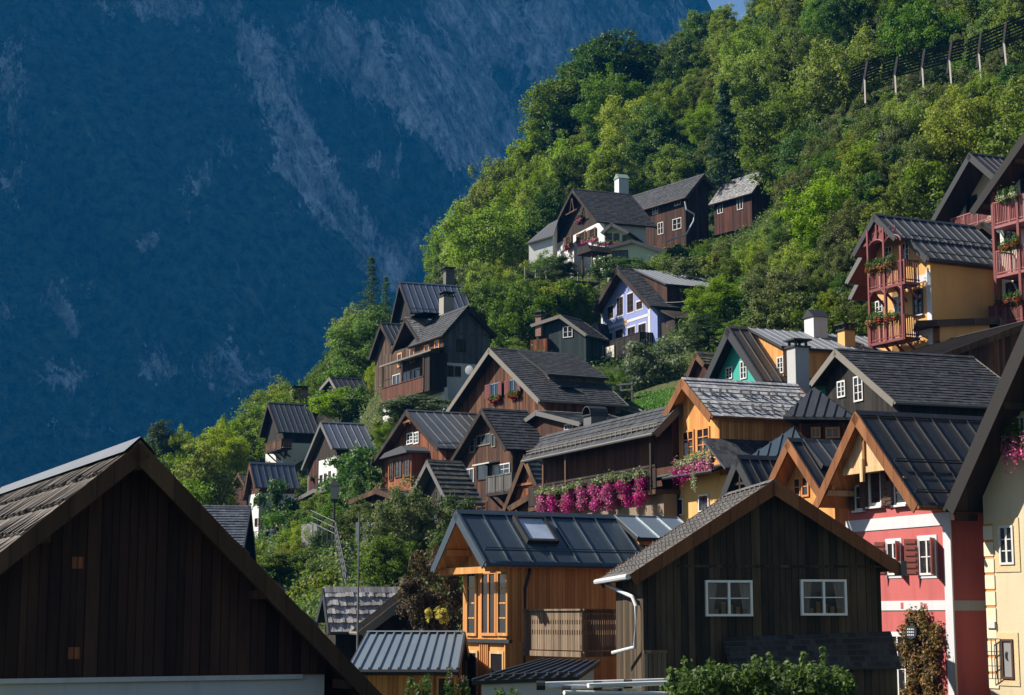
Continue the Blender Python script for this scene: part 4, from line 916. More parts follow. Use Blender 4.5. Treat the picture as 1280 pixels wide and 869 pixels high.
# M, N: little steep gables
M=House('mossy_gable','small steep gabled house with dark wooden shingles left of the brown chalet',103,(534,576),(513,618),(560,628),back=(577,577),psi=-60,base=668,oh=.6,ev=.25)
M.walls([(None,BLACKWOOD,'wall')]); M.roof('course',shingle((.03,.03,.028),(.085,.08,.07),.2,.3,moss=.35),TRIMGREY,course=.4,lift=.06,rake=.08); M.win('g',(545,613,552,625),BEAM,1,2); M.win('g',(529,640,549,655),BEAM,2,1)
N=House('narrow_gable','narrow steep gable in red brown boards with dark tiles beside the petunias',95,(655.5,570),(628,640),(671,606),back=(708,571),psi=-60,base=700,oh=.28,ev=.2)
N.walls([(None,REDWOOD,'wall')]); N.roof('course',shingle((.025,.027,.032),(.07,.075,.085),.3,.33),BEAM,course=.36,lift=.05,soffit=BEAMDK)
c,w,h=N.rect('g',647,604,668,607); mb=MB(); mb.box(-w/2,w/2,-.14,.02,-.06,.06); o=mb.build('shelf_beam',BEAMRED); N.place(o,c,0)
N2=House('plank_roof_lean_to','lean-to under pale grey planks at the far end of the petunia gallery',92,(690,602),(636,634),(700,634),L=5,psi=-50,base=700,oh=.3,ev=.3,cat='lean-to')
N2.walls([(None,BROWNWOOD,'wall')]); N2.roof('seam',metal((.22,.19,.175),.6,.1,.4),BEAM,seam=.45)
# CC, AA, BB: the yellow house and pink balconies
CCh=House('yellow_house','ochre yellow house with red carved balcony tower and dark seam roof',97,(1093,268.5),(1066,318),(1120,296.5),back=(1218,283),psi=-64,base=470,oh=1.0,ev=.35,t=.15)
q=CCh.pick('v',0,1120,296.5)
zE=CCh.pick('v',CCh.v0,1160,323).z
CCh.uR2=CCh.pick('v',2.2,1160,323).x
CCh.walls([(None,P_YEL,'tower_wall')],v0=1.4)
CCh.roof('seam',M_DARK,TRIMDK,seam=.6,soffit=REDPAINT,rake=.14)
e2=CCh.roofpick('r',1160,323); vm=e2.y;
mb=MB(); k0=Vector((q.x-.1,vm,CCh.zr(q.x-.1)-.02)); e2=Vector((e2.x,vm,e2.z)); L_=CCh.L+1.5; vw=vm+.5
d=(e2-k0); ln=d.length; d.normalize(); n=Vector((-d.z,0,d.x)); n=n if n.z>0 else -n
mb.poly([k0,k0+Vector((0,L_-vm,0)),e2+Vector((0,L_-vm,0)),e2],[(0,0),(L_-vm,0),(L_-vm,ln),(0,ln)])
for i in range(int((L_-vm)/.6)+1): v=Vector((0,min(i*.6+.03,L_-vm-.03),0)); mb.bar(k0+v+n*.03,e2+v+n*.03,.04,.06,up=n)
mb.poly([p-n*.14 for p in (k0,k0+Vector((0,L_-vm,0)),e2+Vector((0,L_-vm,0)),e2)],mi=1)
mb.hexa([p-n*.3+Vector((0,o_,0)) for o_ in (0,) for p in (k0,e2)]+[p-n*.3-Vector((0,.06,0)) for p in (e2,k0)]+[p+n*.04 for p in (k0,e2)]+[p+n*.04-Vector((0,.06,0)) for p in (e2,k0)],mi=1)
mb.tube([e2+Vector((.06,-.05,-.06)),e2+Vector((.06,L_-vm,-.06))],.08,6,mi=1)
for o_ in (.5,2.3): mb.tube([e2-d*o_+n*.15+Vector((0,.1,0)),e2-d*o_+n*.15+Vector((0,L_-vm-.1,0))],.035,5,mi=1)
CCh.mk(mb,'main_roof',[M_DARK,TRIMDK])
ub=e2.x-.45; mb=MB(); mb.prism([(q.x-1.2,-3),(ub,-3),(ub,e2.z-.15),(q.x-1.2,CCh.zr(q.x-1.2)-.5)],vw,L_-.4); CCh.mk(mb,'wall',P_YEL)
mb=MB(); zb_=CCh.pick('v',vw,1150,349).z; mb.box(CCh.pick('v',vw,1142,349).x,ub,vw-.035,vw+.02,zb_-.2,zb_+.2); zb_=CCh.pick('v',vw,1150,416).z; mb.box(CCh.pick('v',vw,1142,416).x,ub,vw-.035,vw+.02,zb_-.25,zb_+.25); mb.box(ub-.35,ub+.03,vw-.04,vw+.02,0,e2.z-.5); CCh.mk(mb,'plaster_band',P_BAND)
CCh.win('g',(1141.5,362,1154,394),IRON,2,3,pl=('v',vw),fw=.12,sill=P_BAND)
for r_ in ((1095,376,1104,398),(1118,369,1129,392),(1107,308,1116,328),(1128,303,1137,327)): CCh.win('g',r_,WPAINT,2,3,pl=('v',1.4))
for yt,yb in ((331,357),(399,425)):
    CCh.balcony('g',1086,1131,yt,yb,1.0,REDPAINT,'balusters',slab=REDPAINT,boardmat=planks((.13,.04,.037),(.24,.08,.075),.16,gap=.4))
    c,w,h,rot=CCh.lastbal
uu=[CCh.rect('g',x-.5,300,x+.5,430,out=1.0)[0].x for x in (1087,1107,1128)]
zt=min(CCh.under(u) for u in (uu[0],uu[2])); zb_=CCh.pick('v',.0,1100,425).z-.2
for u in uu:
    mb=MB(); mb.box(u-.07,u+.07,-.08,.06,zb_,CCh.under(u)+.0); CCh.each(mb,'balcony_post',REDPAINT)
for zc_ in (CCh.pick('v',0,1100,366).z,):
    for a_,b_ in zip(uu,uu[1:]):
        r_=(b_-a_)/2; m_=(a_+b_)/2; mb=MB(); mb.tube([(m_+r_*math.cos(R(t)),0,zc_+r_*.8*math.sin(R(t))-r_*.5) for t in range(0,181,15)],.06,6); CCh.mk(mb,'balcony_arch',REDPAINT)
zc_=CCh.pick('v',0,1100,302).z
for a_,b_ in zip(uu,uu[1:]):
    r_=(b_-a_)/2; m_=(a_+b_)/2; mb=MB(); mb.tube([(m_+r_*math.cos(R(t)),0,zc_+r_*.6*math.sin(R(t))-r_*.4) for t in range(0,181,15)],.055,6); CCh.mk(mb,'balcony_arch',REDPAINT)
zt=CCh.pick('v',.15,1098,301).z; pl=clipz([(CCh.uL*.95,0),(CCh.uR*.95,0),(CCh.uR*.95,CCh.under(CCh.uR*.95)),(0,CCh.under(0)),(CCh.uL*.95,CCh.under(CCh.uL*.95))],zt,True); mb=MB(); mb.prism(pl,.15,.22)
mb.box(CCh.uL*.7,CCh.uR*.85,.06,.14,zt-.12,zt+.05); mb.box(-.06,.06,.06,.14,zt,CCh.under(0)-.05)
for k in range(-3,4): mb.tube([(k*.5+.16*math.cos(R(t)),.13,zt+.45+.16*math.sin(R(t))) for t in range(0,361,45)],.03,5)
CCh.mk(mb,'pediment',REDPAINT)
mb=MB()
for k,(x,y) in enumerate(((1064,345),(1062,362))): pass
C2=House('stepped_eaves','',99.5,(1092,290),(1058,352),(1100,300),L=5,psi=-64,base=470,on=CCh,foot=False,oh=.5,ev=.8); C2.roof('seam',M_DARK,TRIMGREY,sides='l',ridge=False,soffit=REDPAINT,name='side_roof')
C2=House('stepped_eaves','',101.5,(1092,312),(1062,372),(1100,320),L=5,psi=-64,base=470,on=CCh,foot=False,oh=.5,ev=.8); C2.roof('seam',M_DARK,TRIMGREY,sides='l',ridge=False,soffit=REDPAINT,name='side_roof')
D2=House('flat_canopy','long dark flat canopy roof in front of the yellow wall',93,(1250,398),(1147,402),(1262,412),L=6,psi=-10,base=470,oh=.3,ev=1.0,cat='canopy',foot=False)
D2.walls([(None,P_YEL,'wall')],a=D2.uL+1.2); D2.roof('seam',M_BLACK,BEAMDK,rake=.15)
BB=House('gabled_guesthouse','guesthouse gable with black metal roof and pink rail behind the yellow house',106,(1211.7,192),(1162,280),back=(1256,196),psi=-66,base=400,oh=1.7,ev=.5)
BB.walls([(None,plaster((.55,.48,.36),.3),'wall')],v1=BB.L+5); BB.roof('seam',M_BLACK,TRIMDK,seam=.5,rake=.2,soffit=BEAMDK)
BB.win('g',(1208,245,1222,268),IRON,2,2,fw=.1); BB.win('g',(1193,258,1200,275),IRON,1,1)
PINKW=paint((.24,.08,.08),.6); PINKB=planks((.16,.05,.05),(.30,.115,.11),.16,gap=.5)
BB.balcony('g',1189,1240,266,282,1.0,PINKW,'balusters',slab=REDPAINT,boardmat=PINKB)
B3=House('dormer','',100,(1228,278),(1196,302),(1243,290),L=4,psi=-40,base=330,on=CCh,foot=False,oh=.3,ev=.2); B3.walls([(None,BEAMDK,'dormer_wall')],down=-.5); B3.roof('seam',M_PALE,BEAMDK,seam=.6,name='dormer_roof'); B3.win('g',(1231,300,1241,316),WPAINT,2,2)
AA=House('balcony_guesthouse','tall cream guesthouse with three stacked pink balconies at the right edge',90,(1330,95),(1214,263),psi=-62,L=8,base=462,oh=1.5,ev=.6,t=.25)
AA.walls([(None,plaster((.60,.56,.48),.3),'wall')]); AA.roof('seam',M_BLACK,RAKEDK,rake=.2,soffit=planks((.03,.014,.011),(.07,.03,.022),.2))
mb=MB()
for f in (.9,.55,.2): u=AA.uL*f; z=AA.under(u)-.02; mb.box(u-.1,u+.1,.1,AA.v0,z-.25,z)
AA.each(mb,'purlin',BEAM)
for r_ in ((1256,286,1272,312),(1258,352,1274,378),(1276,213,1290,240)): AA.win('g',r_,IRON,2,3,fw=.1,sill=None)
for x0,x1,yt,yb in ((1243,1300,246,275),(1246,1300,308,338)): AA.balcony('g',x0,x1,yt,yb,1.2,PINKW,'balusters',slab=PINKW,boardmat=PINKB,brackets=False)
AA.balcony('g',1237,1300,377,402,1.2,REDPAINT,'boards',slab=REDPAINT,boardmat=planks((.06,.022,.018),(.12,.045,.035),.14),brackets=False)
for x in (1244,1275):
    c=AA.rect('g',x-.5,250,x+.5,400,out=1.2)[0]; zt=AA.pick('v',AA.v0-1.2,x,240).z; mb=MB(); mb.box(c.x-.09,c.x+.09,AA.v0-1.28,AA.v0-1.12,-2,zt); AA.each(mb,'balcony_post',REDPAINT)
# EE, FF, DD, GG, HH: lower left of the village
EE=House('white_lake_house','narrow white house with dark metal roof at the left end of the village',150,(312,578.5),(304,624),(319,609),back=(367,581),psi=-66,base=690,oh=.4,ev=.2)
zl=EE.zpix('g',312,619); EE.walls([(zl,P_WHITE,'wall'),(None,BROWNWOOD,'boarded_gable')]); EE.roof('seam',metal((.09,.105,.135),.4,.5,.3),BEAM,seam=.6)
for r_ in ((317.5,624,319.7,632),(321.2,624,323.4,632),(324.8,624,327,632),(319,648,322,658),(323.5,647,327,658),(312,604,316,613)): EE.win('g',r_,BPAINT,1,2)
FFh=House('brown_white_house','brown and white house with grey metal roof above its red flowered lower front',150,(401,528),(377,586),(415.5,560),back=(455,531),psi=-66,base=622,oh=.5,ev=.3)
FFh.walls([(FFh.zpix('g',408,574),P_WHITE,'wall'),(None,DARKWOOD,'boarded_gable')]); FFh.roof('seam',metal((.13,.145,.175),.4,.5,.25),TRIMGREY,seam=.7)
mb=MB(); c,w,h=FFh.rect('g',386,576,398,622); mb.box(-w/2,w/2,-.06,.01,-h/2,h/2); o=mb.build('board_wall',REDDARK); FFh.place(o,c,0)
for r_ in ((400,594,403,608),(405.5,592,408,606),(411,589,413.5,602),(389,596,392,611),(394,595,397,610)): FFh.win('g',r_,BPAINT,1,2)
F3=House('lower_front','',143,(392,612),(362,628),(416,612),L=6,psi=-66,base=668,on=FFh,foot=False,oh=.5,ev=.3)
F3.walls([(None,BROWN2,'lower_wall')]); F3.roof('course',S_DARK,TRIMGREY,name='lower_roof')
for r_ in ((372,632,376,654),(379,630,383,652),(385,628,389,650)): F3.win('g',r_,BEAMRED,1,2)
FFh.chimney('r',0,0,.7,.9,brick((.05,.045,.04),(.1,.09,.08)),'slab',v=tuple(FFh.Wi@at(456,531,163)),sink=3)
DD=House('dark_timber_house','dark timber house with steep metal roof half hidden by trees on the left slope',172,(335,503.5),(324,545.5),(348,540),back=(386,505),psi=-66,base=590,oh=.6,ev=.3)
DD.walls([(2.6,P_WHITE,'base_wall'),(None,BLACKWOOD,'wall')]); DD.roof('seam',metal((.06,.065,.075),.4,.5,.3),BEAMDK,seam=.55)
DD.balcony('g',332,352,552,562,1.0,BEAM,'boards'); DD.win('g',(356,562,359,571),BPAINT,1,1)
DD.chimney('r',0,0,1.5,1.2,brick((.22,.10,.06),(.12,.06,.045)),'slab',v=tuple(DD.Wi@at(373,503,180)),sink=3)
D3=House('dark_barn_wing','blackened barn with sagging roof right of the brick chimney on the left slope',175,(409,497),(380,512),(418,520),L=7,psi=-40,base=560,oh=.4,ev=.3,cat='barn'); D3.walls([(None,BLACKWOOD,'wall')]); D3.roof('course',S_BLACK,BEAMDK); D3.win('g',(398,505,405,516),BEAM,1,2)
GG=House('hillside_hut','small dark roofed hut alone among the trees below the twin gables',172,(412,472),(400,486),(420,486),back=(452,471),psi=-66,base=500,oh=.4,ev=.2,cat='hut'); GG.walls([(None,DARKWOOD,'wall')]); GG.roof('seam',M_BLACK,TRIMLIGHT)
HHh=House('blue_roof_house','house with dark blue tiled roof just behind the barn on the left',100,(250,633.5),None,(233,700),back=(313,635),psi=-85,base=770,oh=.4,ev=.3); HHh.walls([(None,DARKWOOD,'wall')]); HHh.roof('course',S_BLUE,TRIMDK,course=.4,lift=.05)
II=House('grey_shingle_cabin','tiny cabin with grey weathered roof among trees at the far left',195,(252,587),(243,608),(262,607),back=(274,588),psi=-66,base=626,oh=.3,ev=.2,cat='cabin'); II.walls([(None,REDWOOD,'wall')]); II.roof('course',S_GREY,BEAM)
I2=House('brown_cabin','small brown cabin tucked beside the narrow white house',160,(298,592),(290,606),(306,606),L=5,psi=-60,base=640,oh=.3,ev=.2,cat='cabin'); I2.walls([(None,REDDARK,'wall')]); I2.roof('course',S_DARK,BEAM); I2.win('g',(297,602,303,612),BEAM,2,2)
# JJ, KK, LL: sheds at the bottom
JJ=House('shingled_shed','shed with bold silvery shake roof beside the steep garden steps',72,(405,736),(396,775),(412,790),back=(505,735),psi=-72,base=835,oh=.3,ev=.25,cat='shed'); JJ.walls([(None,DARKWOOD,'wall')]); JJ.roof('course',S_SHAKE,TRIMDK,course=.42,jit=.4,lift=.06)
J3=House('shed_wing','open fronted shed with pale board gable edge right of the shake roof',69,(524,733),(450,790),(560,790),L=4,psi=12,base=835,oh=.3,ev=.3,cat='shed'); J3.walls([(None,DARKWOOD,'wall')]); J3.roof('seam',M_BROWN,TRIMLIGHT,rake=.12)
KK=House('metal_roof_shed','larch clad garden shed with pale grey seam metal roof',56,(460,792),None,(436,837),back=(580,792),psi=-90,base=884,oh=.2,ev=.35,cat='shed')
KK.walls([(None,ORANGE,'wall')]); KK.roof('seam',M_GREY,TRIMDK,seam=.27,rake=.08)
KK.win('r',(545,845,570,884),GOLDEN,1,1,name='door')
def quad_roof_shed(name,label,cat,cs,mat,seam,wallm,inset=.3,depth=2.2):
    P=[at(*c) for c in cs]; base=Vector((P[0].x,P[0].y,zat(886,50))); root=empty(name,base,0,label,cat); Q=[p-base for p in P]
    mb=MB(); a,b,c,d=Q; nn=(b-a).cross(d-a).normalized(); nn=nn if nn.z>0 else -nn
    mb.poly([a+nn*.004,b+nn*.004,c+nn*.004,d+nn*.004],[(0,3),(4,3),(4,0),(0,0)]); mb.poly([p-nn*.1 for p in Q],mi=1)
    for i in range(4): mb.poly([Q[i],Q[(i+1)%4],Q[(i+1)%4]-nn*.1,Q[i]-nn*.1],mi=1)
    k=max(2,round((b-a).length/seam))
    for i in range(k+1):
        f=i/k; p,q=a.lerp(b,f),d.lerp(c,f); mb.bar(p+nn*.03,q+nn*.03,.04,.06,up=nn)
        if 0<f<1: e=p.lerp(q,.12); mb.bar(e+nn*.05-(b-a).normalized()*.09,e+nn*.05+(b-a).normalized()*.09,.06,.1,up=nn)
    mb.build('roof',[mat,TRIMDK],root); cen=(a+b+c+d)/4; W=[p+(cen-p)*inset*.4 for p in Q]
    mb=MB()
    for i in range(4):
        p,q=W[i],W[(i+1)%4]; mb.poly([p-nn*.11,q-nn*.11,Vector((q.x,q.y,-1.5)),Vector((p.x,p.y,-1.5))])
    mb.build('wall',wallm,root); return root
quad_roof_shed('lean_to_shed','low white walled shed under a dark seam roof with snow stops','shed',[(590,851.5,46),(723,846,48.5),(750,827,51),(680,825,50.5)],M_DARK,.42,P_WHITE)
# ---------------------------------------------------------------- terrain
pts=[]
for h in FOOT:
    for u in (h.a,0,h.b):
        for v in (h.v0,(h.v0+h.v1)/2,h.v1):
            w=h.W@Vector((u,v,0)); pts.append((w.x,w.y,h.z0-.25))
for px,py,Dd in ((900,60,262),(830,110,258),(760,165,255),(700,220,252),(650,275,250),(600,330,245),(555,370,238),(500,420,225),(450,460,215),(400,510,205),(350,555,205),(300,575,205),(240,610,215),(190,640,220),(150,660,225),
    (1050,330,119),(1000,250,150),(1100,200,140),(1200,110,160),(1280,30,175),(1000,120,190),(1000,40,222),(1100,-20,215),(1250,-60,215),(950,300,150),(900,345,148),(850,200,215),(780,230,222),(1080,260,128),(1150,150,150),(940,180,200),(900,100,235),(1040,410,108),
    (620,345,200),(640,380,175),(600,410,165),(560,400,185),(660,340,190),(440,560,165),(400,640,135),(430,700,110),(380,700,118),(360,720,108),(480,640,118),(470,700,95),(520,720,85),(340,690,140),(330,670,148),(420,590,158),(450,540,160),(480,505,165),(640,440,140),(700,460,138),(800,500,135),(870,475,125),(840,505,122),(770,482,146),(820,478,143),(890,440,135),(880,398,152),(760,500,135),
    (640,800,70),(560,815,66),(480,830,62),(400,840,60),(300,800,80),(250,760,95)):
    p=at(px,py,Dd); pts.append(tuple(p))
for c in ((437,676,103),(454,742,88),(446,709,95),(430,676,103),(446,742,88)):
    q=at(*c); pts.append((q.x,q.y,q.z-.35))
for c in ((778,503,121),(850,512,116),(872,486,126),(800,487,129)):
    pts.append(tuple(at(*c)))
for x,y,z in ((0,0,-1.75),(-20,0,-1.9),(25,0,-1.6),(0,25,-2.2),(-15,30,-2.3),(20,30,-2.3),(40,60,1),(60,60,8),(90,100,25),(-60,60,-6),(-60,120,-7),(-70,180,-7),(-80,240,-8),(-60,0,-6),(0,-40,-1.8),(-40,-40,-4),(60,0,3),(60,-40,3),(140,160,55),(150,220,85),(140,300,105),(60,330,85),(0,320,50),(-40,300,20),(-80,300,-8),(90,290,98),(20,290,68),(100,200,70),(-45,230,-3),(-30,320,32),(180,60,45),(200,300,120)):
    pts.append((x,y,z))
Pn=np.array(pts); key=np.unique(np.round(Pn[:,:2]/1.2).astype(int),axis=0,return_index=True)[1]; Pn=Pn[np.sort(key)]
def phi(a,b): return np.sqrt(((a[:,None,:]-b[None,:,:])**2).sum(-1)+4.0)
n_=len(Pn); Am=np.zeros((n_+1,n_+1)); Am[:n_,:n_]=phi(Pn[:,:2],Pn[:,:2])-np.eye(n_)*.15; Am[:n_,n_]=1; Am[n_,:n_]=1
wts=np.linalg.solve(Am,np.append(Pn[:,2],0))
GX=np.arange(-130,215,3.0); GY=np.arange(-50,350,3.0)
xx,yy=np.meshgrid(GX,GY); flat=np.stack([xx.ravel(),yy.ravel()],1)
ZT=(phi(flat,Pn[:,:2])@wts[:n_]+wts[n_]).reshape(xx.shape)
rg=np.random.default_rng(4)
def zt(x,y):
    i=min(max((x-GX[0])/3,0),len(GX)-1.001); j=min(max((y-GY[0])/3,0),len(GY)-1.001); a,b=int(i),int(j); f,g=i-a,j-b
    return float((ZT[b,a]*(1-f)+ZT[b,a+1]*f)*(1-g)+(ZT[b+1,a]*(1-f)+ZT[b+1,a+1]*f)*g)
def grid_mesh(name,X,Y,Zz,mat):
    h,w=X.shape; me=bpy.data.meshes.new(name); V=np.stack([X,Y,Zz],-1).reshape(-1,3); i=np.arange(h*w).reshape(h,w)
    f=np.stack([i[:-1,:-1],i[:-1,1:],i[1:,1:],i[1:,:-1]],-1).reshape(-1,4)
    me.from_pydata(V.tolist(),[],f.tolist()); me.materials.append(mat); me.polygons.foreach_set('use_smooth',[True]*len(f)); me.update()
    o=bpy.data.objects.new(name,me); col.objects.link(o); return o
t=NT('hill_ground',.95,.1); o_=t.co(); n1=t.noise(o_,.12,4,.6); n2=t.noise(o_,1.4,4,.65); n3=t.noise(o_,6,3,.6)
c=t.mix(t.ramp(n1,.35,.65),(.035,.055,.014),(.075,.085,.03)); c=t.mix(t.m('MULTIPLY',t.ramp(n2,.5,.7),.6),c,(.10,.085,.055)); c=t.mix(t.m('MULTIPLY',t.ramp(n3,.4,.7),.5),c,(.025,.035,.01)); t.color(c); t.bump(t.m('ADD',n2,n3),.8,.3)
tag(grid_mesh('hillside',xx,yy,ZT+rg.normal(size=ZT.shape)*.08,t.mat),kind='structure')
t=NT('lake_water',.08,.5); o_=t.co(); t.color((.012,.03,.035)); t.bump(t.noise(o_,.6,3,.6),.2,.1)
mb=MB(); mb.poly([(-1900,-60,-5),(1700,-60,-5),(1700,2500,-5),(-1900,2500,-5)]); tag(mb.build('lake',t.mat),kind='structure')

# ---------------------------------------------------------------- mountain
def fbm(x,y,z,o=4): return noise.fractal(Vector((x,y,z)),1.0,2.1,o,noise_basis='PERLIN_ORIGINAL')
def rid(x,y,z,o=4): return noise.ridged_multi_fractal(Vector((x,y,z)),1.0,2.1,o,1.0,2.0,noise_basis='PERLIN_ORIGINAL')
NXm,NZm=330,240; Xs=np.linspace(-900,820,NXm); T=np.linspace(0,1,NZm); HM=760.0
MX=np.zeros((NZm,NXm)); MY=MX.copy(); MZ=MX.copy(); RK=MX.copy()
def streak(px,py,a,b,w):
    (x0,y0),(x1,y1)=a,b; dx,dy=x1-x0,y1-y0; L2=dx*dx+dy*dy; k=((px-x0)*dx+(py-y0)*dy)/L2; kk=min(max(k,0),1)
    d=math.hypot(px-x0-dx*kk,py-y0-dy*kk); return math.exp(-(d/w)**2)
for j,tv in enumerate(T):
    for i,x in enumerate(Xs):
        z=-8+tv*HM*(1-.24*min(1,max(0,(x-138)/110)))
        y=1500+.42*x+170*tv+35*tv*tv
        q=x+.55*z                                    # gullies run down to the right
        dsp=38*(rid(q/260,z/900,1.7,4)-1)+20*fbm(q/70,z/200,5.1,4)+5*rid(x/26,z/40,9.3,3)+2.2*noise.noise(Vector((x/7,z/9,3.3)))
        X_,Y_,Z_=x-.4*dsp*.4,y-dsp,z+fbm(x/60,z/60,7.7,3)*8*tv
        px,py=proj((X_,Y_,Z_)); m=.75*streak(px,py,(315,55),(375,190),26)+.85*streak(px,py,(375,190),(480,330),30)+.75*streak(px,py,(400,40),(600,170),45)+.8*streak(px,py,(600,30),(780,60),80)+.6*streak(px,py,(560,120),(640,210),40)+.45*streak(px,py,(10,60),(20,240),26)+.5*streak(px,py,(140,5),(280,12),22)+.35*streak(px,py,(0,390),(60,380),22)+.7*streak(px,py,(178,308),(190,295),9)+.45*streak(px,py,(60,350),(90,410),12)+.35*streak(px,py,(230,270),(280,180),14)+.3*streak(px,py,(60,470),(330,460),40)+.35*streak(px,py,(500,330),(560,260),28)
        MX[j,i],MY[j,i],MZ[j,i]=X_,Y_,Z_; RK[j,i]=1.12*m+.28*fbm(q/45,z/60,2.2,4)+.12*(rid(x/26,z/40,9.3,3)-1)
t=NT('mountain_rock_and_forest',.95,.05); o_=t.co(); at_=t.n('ShaderNodeAttribute'); at_.attribute_name='rock'
fz=t.noise(t.scale(o_,1,1,.5),.10,6,.78,.4); crack=t.m('ADD',t.m('MULTIPLY',t.noise(t.scale(o_,1,1,.4),.045,6,.75,.8),.6),t.m('MULTIPLY',t.noise(t.scale(o_,1,1,.5),.22,4,.7,.5),.4)); tr=t.noise(o_,.11,4,.75)
fz2=t.noise(t.scale(o_,1,1,.4),.028,6,.75,1.0); f=t.ramp(t.m('ADD',t.m('ADD',at_.outputs['Fac'],t.m('MULTIPLY',t.m('SUBTRACT',fz,.5),1.7)),t.m('MULTIPLY',t.m('SUBTRACT',fz2,.5),1.7)),.36,.53); ox=t.xyz(o_); rb=t.noise(t.cmb(t.m('MULTIPLY',t.m('ADD',ox[0],t.m('MULTIPLY',ox[2],.6)),.045),t.m('MULTIPLY',ox[2],.006),3),1,5,.7); f=t.m('ADD',t.m('MULTIPLY',f,t.ramp(rb,.30,.60)),t.m('MULTIPLY',t.ramp(rb,.60,.76),.35))
rock=t.mix(t.ramp(crack,.40,.60),(.035,.035,.036),(.56,.55,.54)); forest=t.mix(t.ramp(tr,.35,.68),(.003,.006,.003),(.075,.09,.055))  # relief shading painted into the rock colour: dark cracks, pale faces
t.color(t.mix(f,forest,rock)); t.bump(t.m('ADD',t.m('MULTIPLY',crack,1.2),tr),1.0,6)
mo=grid_mesh('mountain',MX,MY,MZ,t.mat); a_=mo.data.attributes.new('rock','FLOAT','POINT'); a_.data.foreach_set('value',RK.ravel().astype(np.float32)); tag(mo,kind='structure')

# ---------------------------------------------------------------- trees
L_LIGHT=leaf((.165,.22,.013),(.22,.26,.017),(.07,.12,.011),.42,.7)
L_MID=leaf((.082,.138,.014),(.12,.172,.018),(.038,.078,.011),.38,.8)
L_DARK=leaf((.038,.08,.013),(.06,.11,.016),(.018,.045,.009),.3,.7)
L_SPR=leaf((.022,.048,.022),(.038,.068,.026),(.014,.03,.014),.15,.5)
L_LARCH=leaf((.04,.085,.03),(.06,.11,.03),(.03,.06,.02),.35,.3)
L_SILV=leaf((.085,.115,.06),(.12,.15,.08),(.05,.075,.035),.3,.2)
L_RUST=leaf((.07,.04,.022),(.11,.06,.03),(.05,.05,.02),.3,.2)
L_OLIVE=leaf((.10,.12,.035),(.14,.15,.05),(.06,.08,.02),.35,.3)
L_IVY=leaf((.06,.12,.03),(.09,.15,.035),(.04,.08,.02),.3,.2)
BARK=bark()
L_SCRUB=leaf((.10,.125,.026),(.145,.15,.045),(.055,.075,.018),.35,.8)
def trunk_mesh(seed,h,r,crown_r,lo):
    rr=random.Random(seed); mb=MB(); p=[(0,0,-1.2)]; 
    for k in range(1,6): p.append((rr.uniform(-.12,.12)*k*.4,rr.uniform(-.12,.12)*k*.4,h*.9*k/5))
    mb.tube(p,[r*1.25]+[r*(1-.17*k) for k in range(1,6)],7)
    for k in range(9):
        z=h*(lo+(.85-lo)*k/9); a=rr.uniform(0,6.28); l=crown_r*rr.uniform(.5,.85); i=min(int(z/(h*.9)*5),4); q=Vector(p[i]).lerp(Vector(p[i+1]),.5); q.z=z
        e=q+Vector((math.cos(a)*l,math.sin(a)*l,l*.55)); mb.tube([q,q.lerp(e,.5)+Vector((0,0,l*.05)),e],[r*.4,r*.26,r*.1],5)
    me=bpy.data.meshes.new('trunk'); me.from_pydata(mb.v,[],mb.f); me.materials.append(BARK); me.polygons.foreach_set('use_smooth',[True]*len(mb.f)); me.update(); return me
def crown(seed,h,rx,lo,ncl,nleaf,size,shape='round'):
    g=np.random.default_rng(seed); out=[]
    while len(out)<ncl:
        d=g.normal(size=3); d/=np.linalg.norm(d); r=g.random()**.35*(1 if g.random()<.85 else 1.14)
        hz=h*(1-lo)/2; zc=h*lo+hz; wob=1+.35*math.sin(3*math.atan2(d[1],d[0])+seed)*(.5+.5*d[2])
        p=np.array([d[0]*rx*r*wob,d[1]*rx*r*wob,zc+d[2]*hz*r])
        p[2]+=.06*h*math.sin(5*p[0]/rx+seed)*math.cos(4*p[1]/rx)
        if shape=='egg' : p[:2]*=1.15-.55*max(0,(p[2]-h*lo)/(2*hz))
        if shape=='tall': p[:2]*=.75
        out.append(p)
    cen=np.array(out); s=rx*(.17 if ncl>60 else .26); rad=np.stack([s*g.uniform(.6,1.6,ncl),s*g.uniform(.6,1.6,ncl),s*.8*g.uniform(.6,1.5,ncl)],1)
    return leaf_arrays(g,cen,nleaf,rad,size,.55)
def conifer(seed,h,rx,lo,nleaf,size,droop=.35,sparse=1.0):
    g=np.random.default_rng(seed); cen=[];rad=[]
    z=h*lo
    while z<h*.97:
        f=(h-z)/(h*(1-lo)); L_=rx*f**.85
        for k in range(max(3,int(7*sparse*f+2))):
            a=g.uniform(0,6.28); l=L_*g.uniform(.7,1.1)
            for q in np.linspace(.2,1,5): cen.append((math.cos(a)*l*q,math.sin(a)*l*q,z-droop*l*q*q+.12*l*q)); rad.append((.16*rx*(1.15-q*.6)+.08,)*2+(.10*rx*(1.1-q*.5)+.05,))
        z+=h*.035/sparse**.5*g.uniform(.8,1.2)
    cen.append((0,0,h*.97)); rad.append((.12,.12,.5)); return leaf_arrays(g,np.array(cen),nleaf,np.array(rad),size,.1,asp=.35)
class Kind:
    def __init__(s,Q,mat,h,r,tr=None): s.h,s.r=h,r; s.cm=quads_mesh('crown',Q,mat); s.tm=tr
    def recolor(s,mat): k=Kind.__new__(Kind); k.h,k.r,k.tm=s.h,s.r,s.tm; k.cm=s.cm.copy(); k.cm.materials.clear(); k.cm.materials.append(mat); return k
